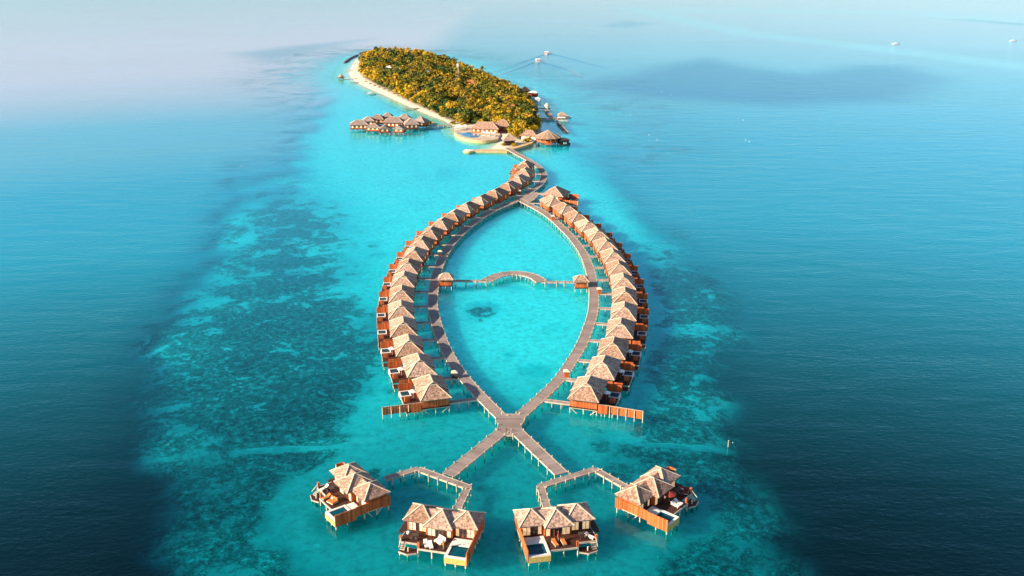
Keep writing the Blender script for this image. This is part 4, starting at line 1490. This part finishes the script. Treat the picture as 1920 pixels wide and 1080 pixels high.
# ------------------------------------------------------------------ island: buildings, docks, boats
def hut(label, x, y, w, d, rz=0.0, kind='hip', fl=1.5, wh=2.6, rh=2.8, name='thatched_hut', cat='hut', group=None, wall='wood', roof='thatch', win=True, stilts=True, oh=.8):
    b = at(x, y, fl)
    t = thing(name, label, cat, (b.x, b.y, 0), rz, group)
    z0 = fl
    if stilts:
        MB().box(-w / 2 - .4, w / 2 + .4, -d / 2 - .4, d / 2 + .4, fl - .3, fl).obj('floor', M['darkdeck'], t)
    if kind == 'round':
        n = 10
        mb = MB().cyl(0, 0, fl, fl + wh, w / 2 - .3, w / 2 - .3, n)
        mb.obj('wall', M[wall], t)
        MB().cone(0, 0, fl + wh, fl + wh + rh, w / 2 + oh, n).obj('roof', M[roof], t)
    else:
        MB().box(-w / 2, w / 2, -d / 2, d / 2, fl if stilts else 0.4, fl + wh).obj('wall', M[wall], t)
        x0, x1, y0, y1 = -w / 2 - oh, w / 2 + oh, -d / 2 - oh, d / 2 + oh
        ze, zr = fl + wh + .05, fl + wh + rh
        if kind == 'hip':
            a = (x0, x1, y0, y1, ze, zr, 'x', -max(0, (w - d) / 2) - .15, max(0, (w - d) / 2) + .15)
        elif kind == 'pyr':
            a = (x0, x1, y0, y1, ze, zr, 'x', -.1, .1)
        else:   # gable towards the camera
            a = (x0, x1, y0, y1, ze, zr, 'y', y0, y1 - d * .35)
        rf = MB().hip(*a).obj('roof', M[roof], t)
        if kind != 'gable':
            MB().caps(*a, w=.3).obj('ridge_cap', M['ridge' if 'thatch' in roof else roof], rf)
        if win:
            nw = max(2, int(w / 2.6))
            wm = MB().box(-.6, .6, -.05, .05, fl + .7, fl + 2.0).data('window', M['window'])
            for k in range(nw):
                link('window', wm, t, (-w / 2 + (k + .5) * w / nw, -d / 2 - .056, 0))
    if stilts:
        for ax in np.linspace(-w / 2, w / 2, max(2, int(w / 3) + 1)):
            for ay in (-d / 2, d / 2):
                link('stilt', post_mesh(.17, -2.4, fl - .3), t, (ax, ay, 0))
    return t


RG = 'thatched huts of the restaurant on stilts'
hut('long thatched restaurant hut at the left end of the stilt cluster', 674, 240, 11.0, 7, R(4), 'hip', group=RG, roof='old_thatch')
hut('dark roofed restaurant hut behind the left end of the stilt cluster', 691, 233, 7, 7, .1, 'hip', group=RG, roof='old_thatch')
hut('low thatched restaurant hut, second from left along the front of the cluster', 702, 243.5, 8.5, 7, R(-8), 'pyr', wh=2.0, rh=2.6, group=RG, roof='old_thatch')
hut('tall dark roofed restaurant hut at the back of the cluster', 709, 230, 9, 7, R(-10), 'hip', wh=2.8, group=RG, roof='old_thatch')
hut('gabled restaurant hut with a lit front left of the pale roof', 722, 246.5, 6, 6, R(6), 'gable', wh=2.0, rh=2.6, group=RG, roof='old_thatch')
hut('small peaked restaurant hut at the back of the cluster', 727, 226, 5.5, 5.5, 0, 'pyr', wh=3, group=RG, roof='old_thatch')
hut('wide central restaurant hall with a pale roof ridge', 739, 236, 13, 8, R(-4), 'hip', wh=2.8, rh=3.2, group=RG, roof='old_thatch')
hut('gabled restaurant hut with an open front below the central hall', 750, 246.5, 6, 6, R(-10), 'gable', wh=2.0, rh=2.6, group=RG, roof='old_thatch')
hut('dark roofed restaurant hut behind the tall pyramid roof', 759, 230, 8, 7, 0, 'hip', wh=2.8, rh=3.2, group=RG, roof='old_thatch')
hut('tall pyramid roofed restaurant hut right of the central hall', 771, 239, 8.5, 8.5, R(12), 'pyr', wh=2.6, rh=3.8, group=RG, roof='old_thatch')
hut('restaurant hut at the right end of the cluster by the footbridge', 789, 234.5, 8, 8, R(-20), 'hip', wh=2.5, rh=3.4, group=RG, roof='old_thatch')
walkway('island_footbridge', 'long low footbridge from the restaurant huts to the beach', 'footbridge', poly_line([(797, 236.5), (848, 234)], 1.3), 2.0, z=1.3, post_step=3.5)
t = thing('small_islet', 'tiny round sand islet by the restaurant huts carrying one dark tree', 'islet', at(805, 231, 0))
MB().cyl(0, 0, -2, .5, 4.2, 3.6, 14).obj('base', M['masonry'], t)

# pool terrace
M['terrace_paving'] = surf('terrace_paving', (0.36, 0.25, 0.17), (0.58, 0.47, 0.36), 0.35, 0.8, detail=6)
tb = at(900, 250, 0)
t = thing('pool_terrace', 'curved sand coloured terrace wall holding the resort swimming pool', 'terrace', tb)
tp_ = [q - tb for q in smooth_line(spline(ats([(853, 241), (851.5, 247), (855, 252), (862, 256.5), (874, 260.5), (888, 263), (905, 264), (920, 263.2), (934, 261)], 1.6), 1.5), 3)] + [q - tb for q in ats([(939, 252), (925, 241), (885, 236)], 1.6)]
if sum(tp_[i].x * tp_[(i + 1) % len(tp_)].y - tp_[(i + 1) % len(tp_)].x * tp_[i].y for i in range(len(tp_))) < 0:
    tp_ = tp_[::-1]
MB().prism(tp_, -1.5, 1.7).obj('terrace_wall', M['masonry'], t)
top_ = [p_ * .97 for p_ in tp_]
MB().prism(top_, 1.5, 1.78).obj('paving', M['terrace_paving'], t)
wp = [q - tb for q in smooth_line(spline(ats([(855, 247.3), (862, 248.8), (872, 249.3), (880, 247.5), (890, 251), (901, 252.5), (894, 258.3), (886, 258.3), (874, 256.5), (864, 252.5), (855, 247.3)], 1.8), 1.2), 2)][:-1]
if sum(wp[i].x * wp[(i + 1) % len(wp)].y - wp[(i + 1) % len(wp)].x * wp[i].y for i in range(len(wp))) < 0:
    wp = wp[::-1]
MB().prism(wp, 1.6, 1.83).obj('pool_water', M['bigpool'], t)
hut('broad thatched restaurant pavilion behind the resort pool', 911, 247, 17, 8.5, R(-9), 'hip', fl=1.8, wh=2.6, rh=3.8, name='restaurant_pavilion', cat='pavilion', stilts=False)
hut('dark thatched hall behind the right end of the pool pavilion', 944, 243, 12, 9, R(-22), 'hip', fl=1.8, wh=3, rh=3.4, name='restaurant_hall', cat='hall', stilts=False, win=False)
hut('pyramid roofed arrival hut where the boardwalk reaches the island', 954.6, 267.5, 6.2, 6.2, R(8), 'pyr', fl=1.6, wh=2.0, rh=3.9, name='arrival_hut', stilts=False, wall='dark', win=False, oh=1.2)


def shade(label, x, y, cloth='white', s=1.0, z=1.8):
    b = at(x, y, z)
    t = thing('shade_canopy', label, 'canopy', b, rng.uniform(-.2, .2), 'white shade canopies on the pool terrace')
    for ax in (-1.4, 1.4):
        for ay in (-1.2, 1.2):
            link('pole', post_mesh(.07, 0.0, 2.2), t, (ax * s, ay * s, 0))
    MB().hip(-1.6 * s, 1.6 * s, -1.4 * s, 1.4 * s, 2.25, 2.8, 'x', -.3, .3, .08).obj('canopy', M[cloth], t)
    MB().box(-1.0 * s, 1.0 * s, -.8 * s, .8 * s, .1, .5).obj('day_bed', M['cushion'], t)


for k, (x, y, lab) in enumerate([(857.5, 244.5, 'white canopy at the far left end of the pool terrace'), (865, 243, 'white canopy second from the left on the pool terrace'), (873, 241.5, 'white canopy left of the pool pavilion roof'),
                                 (907, 255, 'white canopy nearest the pool at the terrace front'), (915.5, 255.5, 'white canopy in the middle of the terrace front'), (925, 256, 'white canopy at the right end of the terrace front')]):
    shade(lab, x, y)

# stone jetty and arrival path
jb = at(952, 281, 0)
t = thing('stone_jetty', 'low sand coloured stone jetty ending in a round platform left of the boardwalk', 'jetty', jb)
jl = [q - jb for q in ats([(952, 279.5), (887, 280), (887, 283), (951, 284)], .9)]
if sum(jl[i].x * jl[(i + 1) % 4].y - jl[(i + 1) % 4].x * jl[i].y for i in range(4)) < 0:
    jl = jl[::-1]
MB().prism(jl, -2, .9).obj('causeway', M['masonry'], t)
c = at(879, 282, .9) - jb
MB().cyl(c.x, c.y, -2, .95, 3.5, 3.5, 18).obj('round_platform', M['masonry'], t)
MB().cyl(c.x, c.y, .95, 1.05, 2.9, 2.9, 18).obj('paving', M['stone'], t)
MB().box(c.x - 1, c.x + 1, c.y - .5, c.y + .5, 1.05, 1.6).obj('bench', M['post'], t)
t = thing('sea_wall', 'low masonry wall path from the arrival hut towards the round bar', 'wall', at(965, 277, 0))
sb = at(965, 277, 0)
wl = [q - sb for q in ats([(953, 278), (970, 274), (985, 269), (998, 265), (1000, 267.5), (988, 272), (972, 277), (955, 281)], 1.2)]
if sum(wl[i].x * wl[(i + 1) % 8].y - wl[(i + 1) % 8].x * wl[i].y for i in range(8)) < 0:
    wl = wl[::-1]
MB().prism(wl, -2, 1.3).obj('masonry', M['masonry'], t)

# round bar and its neighbours
bb = at(1027, 264, 1.8)
t = thing('round_bar', 'big round thatched bar on stilts at the right tip of the island', 'bar', (bb.x, bb.y, 0))
MB().cyl(0, 0, 1.5, 1.8, 7.2, 7.2, 12).obj('floor', M['darkdeck'], t)
MB().cyl(0, 0, 1.8, 2.7, 6.9, 6.9, 12).obj('wall', M['wood'], t)
MB().cone(0, 0, 4.3, 8.4, 8.4, 12, th=.3).obj('roof', M['thatch'], t)
c = MB()
for k in range(12):
    a = 2 * math.pi * k / 12
    c.beam((8.4 * math.cos(a), 8.4 * math.sin(a), 4.35), (0, 0, 8.45), .2, .12)
c.obj('ridge_cap', M['ridge'], t)
for k in range(12):
    a = 2 * math.pi * (k + .5) / 12
    link('column', post_mesh(.16, -2.4, 4.3), t, (6.6 * math.cos(a), 6.6 * math.sin(a), 0))
wpan = MB().box(-.9, .9, -.06, .06, 2.72, 4.1).data('window', M['wood'])
for k in range(12):
    a = 2 * math.pi * (k + .25) / 12
    link('window', wpan, t, (6.3 * math.cos(a), 6.3 * math.sin(a), 0), a + math.pi / 2)
MB().box(-2.4, 2.4, -8.6, -6.9, 1.0, 1.8).obj('front_landing', M['wood'], t)
hut('low thatched hut joined to the left of the round bar', 993, 259.5, 9, 6, R(-14), 'hip', fl=1.6, wh=2.2, rh=3.0, stilts=False, wall='white')
hut('open dark timber boat shed right of the round bar', 1056, 267, 5.5, 5, R(20), 'hip', fl=1.2, wh=1.8, rh=1.0, wall='dark', roof='dark', win=False, name='boat_shed', cat='shed')
hut('dark timber house on stilts off the right shore, nearer the trees', 984, 178, 7, 6, R(15), 'hip', fl=1.4, wh=3.2, rh=3.4, wall='dark', roof='dark', win=False, name='stilt_house', cat='house')
hut('small dark red house with white roof off the right shore', 1000, 180, 6.5, 5, R(-15), 'hip', fl=1.2, wh=3.0, rh=1.0, wall='redcloth', roof='white', win=False, name='stilt_house', cat='house')

# jetties on the right and left shores
WG = 'timber jetties around the island'
walkway('timber_jetty', 'upper pale jetty off the right shore with a small white hut', 'jetty', poly_line([(990, 191), (1015, 190)], 1.2), 2.2, z=1.2, post_step=6, group=WG, deck_mat='planks_plain')
walkway('timber_jetty', 'middle pale jetty off the right shore with a domed hut', 'jetty', poly_line([(988, 203), (1034, 203.5)], 1.2), 2.6, z=1.2, post_step=6, group=WG, deck_mat='planks_plain')
walkway('timber_jetty', 'lower dark jetty off the right shore', 'jetty', poly_line([(988, 221.5), (1046, 222)], 1.2), 2.4, z=1.2, post_step=6, group=WG, deck_mat='planks_plain')
walkway('timber_jetty', 'slanting link walkway between the middle and lower right jetties', 'jetty', poly_line([(1024, 205), (1036, 222)], 1.22), 2.2, z=1.22, post_step=6, group=WG, deck_mat='planks_plain')
t = thing('floating_pontoon', 'long dark floating pontoon below the right jetties', 'pontoon', at(1046.5, 231.5, 0))
pa, pb_ = at(1046, 231, .4) - at(1046.5, 231.5, 0), at(1063, 249, .4) - at(1046.5, 231.5, 0)
MB().beam(pa, pb_, 2.2, .7).obj('deck', M['dark'], t)
MB().beam(pa + Vector((.9, 0, .42)), pb_ + Vector((.9, 0, .42)), .5, .12).obj('kerb', M['beam'], t)
hut('tiny white hut at the end of the upper right jetty', 1008, 190, 3.2, 3.0, 0, 'pyr', fl=1.3, wh=1.8, rh=1.6, wall='white', roof='white', win=False, name='jetty_hut', oh=.5)
hut('white domed hut at the end of the middle right jetty', 1025.5, 203, 4.0, 3.6, 0, 'round', fl=1.3, wh=1.8, rh=2.4, wall='white', roof='ridge', win=False, name='jetty_hut', oh=.4)
hut('thatched hut at the end of the lower right jetty', 1054, 221, 5.5, 4.5, 0, 'hip', fl=1.3, wh=1.8, rh=2.2, wall='masonry', roof='thatch', win=False, name='jetty_hut', oh=.5)
walkway('timber_jetty', 'thin jetty on the left beach ending in a thatched round hut', 'jetty', poly_line([(640, 146), (668, 147)], 1.0), 1.8, z=1.0, post_step=6, group=WG, deck_mat='planks_plain')
walkway('timber_jetty', 'thin jetty on the left beach with a short cross end', 'jetty', poly_line([(646, 131), (674, 131.5)], .9), 2.0, z=.9, post_step=6, group=WG, deck_mat='planks_plain')
walkway('timber_jetty', 'farthest thin jetty on the left beach', 'jetty', poly_line([(661, 119.5), (680, 119.5)], .9), 2.0, z=.9, post_step=6, group=WG, deck_mat='planks_plain')
walkway('timber_jetty', 'short nearest jetty by the left beach corner', 'jetty', poly_line([(657, 154.5), (672, 153.5)], .9), 2.0, z=.9, post_step=6, group=WG, deck_mat='planks_plain')
walkway('timber_jetty', 'jetty off the middle of the beach near the restaurant huts', 'jetty', poly_line([(754, 204.5), (785, 202.5)], .9), 2.0, z=.9, post_step=6, group=WG, deck_mat='planks_plain')
hut('thatched round hut at the sea end of the left beach jetty', 639.5, 146, 4.5, 4.5, 0, 'round', fl=1.0, wh=1.2, rh=2.4, name='jetty_hut', oh=.8, win=False)
hut('small brown beach hut at the edge of the trees', 755, 176, 4.5, 4, R(-20), 'hip', fl=1.5, wh=2, rh=2.2, stilts=False, win=False, name='beach_hut', wall='wood')


def breakwater(label, pts_):
    P = ats(pts_, 0)
    t = thing('rock_breakwater', label, 'breakwater', P[0], 0, 'dark rock breakwaters off the far left beach')
    L = spline([p_ - P[0] for p_ in P], 3.0)
    for i, q in enumerate(L):
        mb = MB()
        r = rng.uniform(1.6, 2.6)
        V = []
        for a in range(7):
            for zz, rr in ((-1.2, 1.1), (.4, .95), (1.1, .5)):
                V.append((r * rr * math.cos(a * .9) * rng.uniform(.8, 1.1), r * rr * math.sin(a * .9) * rng.uniform(.8, 1.1), zz * rng.uniform(.8, 1.1)))
        fs = []
        for a in range(7):
            b_ = (a + 1) % 7
            fs += [(3 * a, 3 * b_, 3 * b_ + 1, 3 * a + 1), (3 * a + 1, 3 * b_ + 1, 3 * b_ + 2, 3 * a + 2)]
        fs.append(tuple(3 * a + 2 for a in range(7)))
        mb.add(V, fs).obj('rock', M['rock'], t, loc=(q.x, q.y, 0))


breakwater('lower left stretch of dark rock breakwater off the far beach', [(647, 117), (657, 110), (669, 104)])
breakwater('upper stretch of dark rock breakwater at the far end of the island', [(674, 101), (682, 98.5), (692, 97)])
breakwater('small dark rock groyne off the right shore below the jetty hut', [(995, 197), (1001, 200)])

# houses and mast in the wood
hut('white flat building showing among the trees near the mast', 834, 152, 15, 9, R(-14), 'hip', fl=1.2, wh=5.5, rh=1.2, wall='white', roof='white', name='white_building', cat='building', stilts=False, oh=.3)
hut('red roofed house in the wood right of the mast', 884, 167, 12, 8, R(-12), 'hip', fl=1.2, wh=4.5, rh=3.4, wall='masonry', roof='redroof', name='red_roofed_house', cat='house', stilts=False, win=False)
hut('small orange roofed house among the trees by the right shore', 962, 217, 7, 5, R(-25), 'hip', fl=1.2, wh=5.0, rh=3.0, wall='masonry', roof='redroof', name='red_roofed_house', cat='house', stilts=False, win=False)
hut('grey roofed house half hidden in the middle of the wood', 878, 202, 9, 5, R(-35), 'hip', fl=1.2, wh=4.5, rh=2.4, wall='masonry', roof='planks_plain', name='wood_house', cat='house', stilts=False, win=False)
hut('pale roofed house half hidden above the beach wood', 852, 189, 9, 5, R(-35), 'hip', fl=1.2, wh=4.5, rh=2.0, wall='masonry', roof='beam', name='wood_house', cat='house', stilts=False, win=False)
hut('tiny white roofed house at the far left of the wood', 731, 138, 6, 5, R(-20), 'hip', fl=1.2, wh=6, rh=1.5, wall='white', roof='white', name='wood_house', cat='house', stilts=False, win=False)
hut('tiny white roofed house left of the white building', 803, 146, 6, 5, R(-20), 'hip', fl=1.2, wh=5.5, rh=1.5, wall='white', roof='white', name='wood_house', cat='house', stilts=False, win=False)
mb_ = at(859.5, 163, 1.2)
t = thing('lattice_mast', 'tall pale lattice mast rising out of the island wood', 'mast', mb_)
Hm = 20.0
for ax, ay in ((-1, -1), (1, -1), (1, 1), (-1, 1)):
    MB().beam((ax * .9, ay * .9, 0), (ax * .5, ay * .5, Hm), .22).obj('leg', M['beam'], t)
c = MB()
for k in range(10):
    z0, z1 = k * 2.0, (k + 1) * 2.0
    w0, w1 = .9 - .04 * k, .9 - .04 * (k + 1)
    c.beam((-w0, -w0, z0), (w1, -w1, z1), .16).beam((w0, w0, z0), (-w1, w1, z1), .16).beam((-w0, w0, z0), (-w1, -w1, z1), .16).beam((w0, -w0, z0), (w1, w1, z1), .16)
c.obj('brace', M['beam'], t)
for k in range(4):
    a = k * math.pi / 2
    MB().box(-.45, .45, -.15, .15, Hm - 2.6, Hm - .2).obj('antenna', M['white'], t, loc=(1.0 * math.cos(a), 1.0 * math.sin(a), 0)).rotation_euler = (0, 0, a + math.pi / 2)
MB().cyl(0, 0, Hm, Hm + 2.0, .12).obj('rod', M['white'], t)


def boat(label, x, y, L, w, rz, kind='dhoni', group=None, hullm='hull'):
    b = at(x, y, 0)
    t = thing('motor_boat' if kind != 'dhoni' else 'dhoni_boat', label, 'boat', b, rz, group)
    prof = [(-.5, .36, .75), (-.25, .5, .7), (.1, .5, .75), (.34, .3, .95), (.5, .02, 1.25)]
    V = []
    for px_, hw, hz in prof:
        V += [(px_ * L, -hw * w, hz), (px_ * L, -hw * w * .6, -.3), (px_ * L, hw * w * .6, -.3), (px_ * L, hw * w, hz)]
    fs = [(0, 1, 2, 3)]
    for i in range(len(prof) - 1):
        a, c = 4 * i, 4 * i + 4
        fs += [(a, c, c + 1, a + 1), (a + 1, c + 1, c + 2, a + 2), (a + 2, c + 2, c + 3, a + 3), (a + 3, c + 3, c, a)]
    MB().add(V, fs).obj('hull', M[hullm], t)
    if kind == 'dhoni':
        MB().box(-.4 * L, .2 * L, -.42 * w, .42 * w, 2.5, 2.75).obj('canopy', M['white'], t)
        for ax in (-.38, -.1, .18):
            for ay in (-.38, .38):
                link('post', post_mesh(.08, .7, 2.5), t, (ax * L, ay * w, 0))
        MB().box(-.42 * L, -.36 * L, -.4 * w, -.1 * w, .8, 2.4).box(-.42 * L, -.36 * L, .1 * w, .4 * w, .8, 2.4).obj('stern_panel', M['orangecloth'], t)
    else:
        MB().box(-.15 * L, .15 * L, -.32 * w, .32 * w, .8, 1.9).obj('cabin', M['white'], t)
        MB().box(-.12 * L, .152 * L, -.33 * w, .33 * w, 1.3, 1.65).obj('windscreen', M['glass'], t)
        MB().box(-.52 * L, -.46 * L, -.15 * w, .15 * w, .4, 1.4).obj('engine', M['dark'], t)
    return t


SG = 'boats moored and sailing around the island'
boat('nearer white boat with orange stern trailing a V wake beyond the island', 1008, 115, 15, 5.2, R(100))
boat('farther white boat with orange stern trailing a V wake beyond the island', 1025.5, 101, 15, 5.2, R(80))
boat('white motor boat moored off the left beach', 695, 177, 9, 3.6, R(10), 'motor')
boat('tiny white motor boat far out at the upper right, left one of two', 1679, 82.5, 10, 2.4, R(180), 'motor')
boat('tiny white motor boat far out at the upper right edge', 1899, 77, 10, 2.4, R(180), 'motor')
boat('white boat moored at the near side of the lower right jetty', 1027, 225.5, 8, 3.2, R(5), 'motor')
boat('white boat moored at the outer end of the lower right jetty', 1055, 227, 9, 3.4, R(-20), 'dhoni')
boat('white boat lying right of the jetty end hut', 1063, 222, 8, 3.0, R(30), 'motor')
boat('white boat beached beside the dark stilt house', 985, 181.5, 9, 3.0, R(8), 'motor')
boat('small dark boat moored by the boat shed right of the round bar', 1059, 272, 7, 2.4, R(15), 'motor', hullm='dark')

# wakes: low ridges of water
m2 = surf('wake_water', (0.01, 0.10, 0.16), (0.05, 0.20, 0.28), 0.3, 0.12, bmp=.3, spec=.5)


def wake(label, pts_, w, h):
    P = spline(ats(pts_, 0), 6)
    base_ = P[0].copy()
    mb = MB()
    n = len(P)
    for i, q in enumerate(P):
        d = (P[min(i + 1, n - 1)] - P[max(i - 1, 0)]).normalized()
        nv = Vector((-d.y, d.x, 0))
        k = 1 - i / n * .75
        ww = w * (.6 + .8 * i / n)
        q = q - base_
        mb.v += [tuple(q + nv * ww + Vector((0, 0, -.05))), tuple(q + Vector((0, 0, h * k))), tuple(q - nv * ww + Vector((0, 0, -.05)))]
    for i in range(n - 1):
        mb.f += [(3 * i, 3 * i + 1, 3 * i + 4, 3 * i + 3), (3 * i + 1, 3 * i + 2, 3 * i + 5, 3 * i + 4)]
    o = mb.obj('boat_wake', M['wake'], None, loc=base_)
    o['kind'] = 'stuff'
    o['label'] = label
    o['category'] = 'wake'


M['wake'] = m2
wake('left arm of the V wake behind the nearer boat', [(1003, 116), (985, 124), (960, 133), (935, 141)], 1.5, .45)
wake('right arm of the V wake behind the nearer boat', [(1013, 116), (1035, 122), (1062, 130), (1090, 144)], 1.5, .45)
wake('left arm of the V wake behind the farther boat', [(1021, 102), (1005, 108), (980, 117), (930, 135)], .7, .35)
wake('right arm of the V wake behind the farther boat', [(1031, 101), (1060, 107), (1100, 118), (1140, 128)], .7, .4)

# buoys and the channel marker
BG = 'small white mooring buoys on the open water right of the island'
bm = MB().tube([(0, 0, .06 + .22 * math.sin(a)) for a in np.linspace(-1.4, 1.4, 6)], [max(.05, .22 * math.cos(a)) for a in np.linspace(-1.4, 1.4, 6)], 8).data('mooring_buoy', M['white'])
for (x, y) in [(1240, 172), (1258, 177), (1182, 215), (1385, 222), (1393, 225), (1217, 253), (1232, 262), (1398, 263), (1405, 266)]:
    b = at(x, y, 0)
    o = link('mooring_buoy', bm, None, (b.x, b.y, 0))
    tag(o, 'small white mooring buoy floating on the open water right of the island', 'buoy', BG)
for (x, y, lab, s) in [(315, 834, 'white buoy alone over the dark reef at the lower left', .42), (1374, 830, 'white buoy beside the pale channel marker pole', .42), (452, 312, 'tiny white buoy on the calm water left of the lagoon', .8)]:
    b = at(x, y, 0)
    o = link('channel_buoy', bm, None, (b.x, b.y, 0))
    o.scale = (s, s, s)
    tag(o, lab, 'buoy')
b = at(1365, 838, 0)
t = thing('channel_marker', 'pale pole marking the end of the channel through the right reef', 'marker pole', b)
MB().cyl(0, 0, -3, 1.5, .09, .07).obj('pole', M['ridge'], t)
MB().box(-.12, .12, -.03, .03, 1.5, 1.75).obj('board', M['ridge'], t)

# parasols on the beach
for k, (x, y) in enumerate([(686, 154), (694, 158), (702, 161), (711, 164.5), (720, 168), (729, 172), (738, 177)]):
    b = at(x, y + 3, 1.0)
    t = thing('beach_parasol', 'small thatched beach parasol in the line along the left beach', 'parasol', b, 0, 'thatched parasols on the left beach')
    MB().cyl(0, 0, -.2, 2.0, .08).obj('pole', M['post'], t)
    MB().cone(0, 0, 1.9, 2.7, 1.6, 8).obj('canopy', M['thatch'], t)
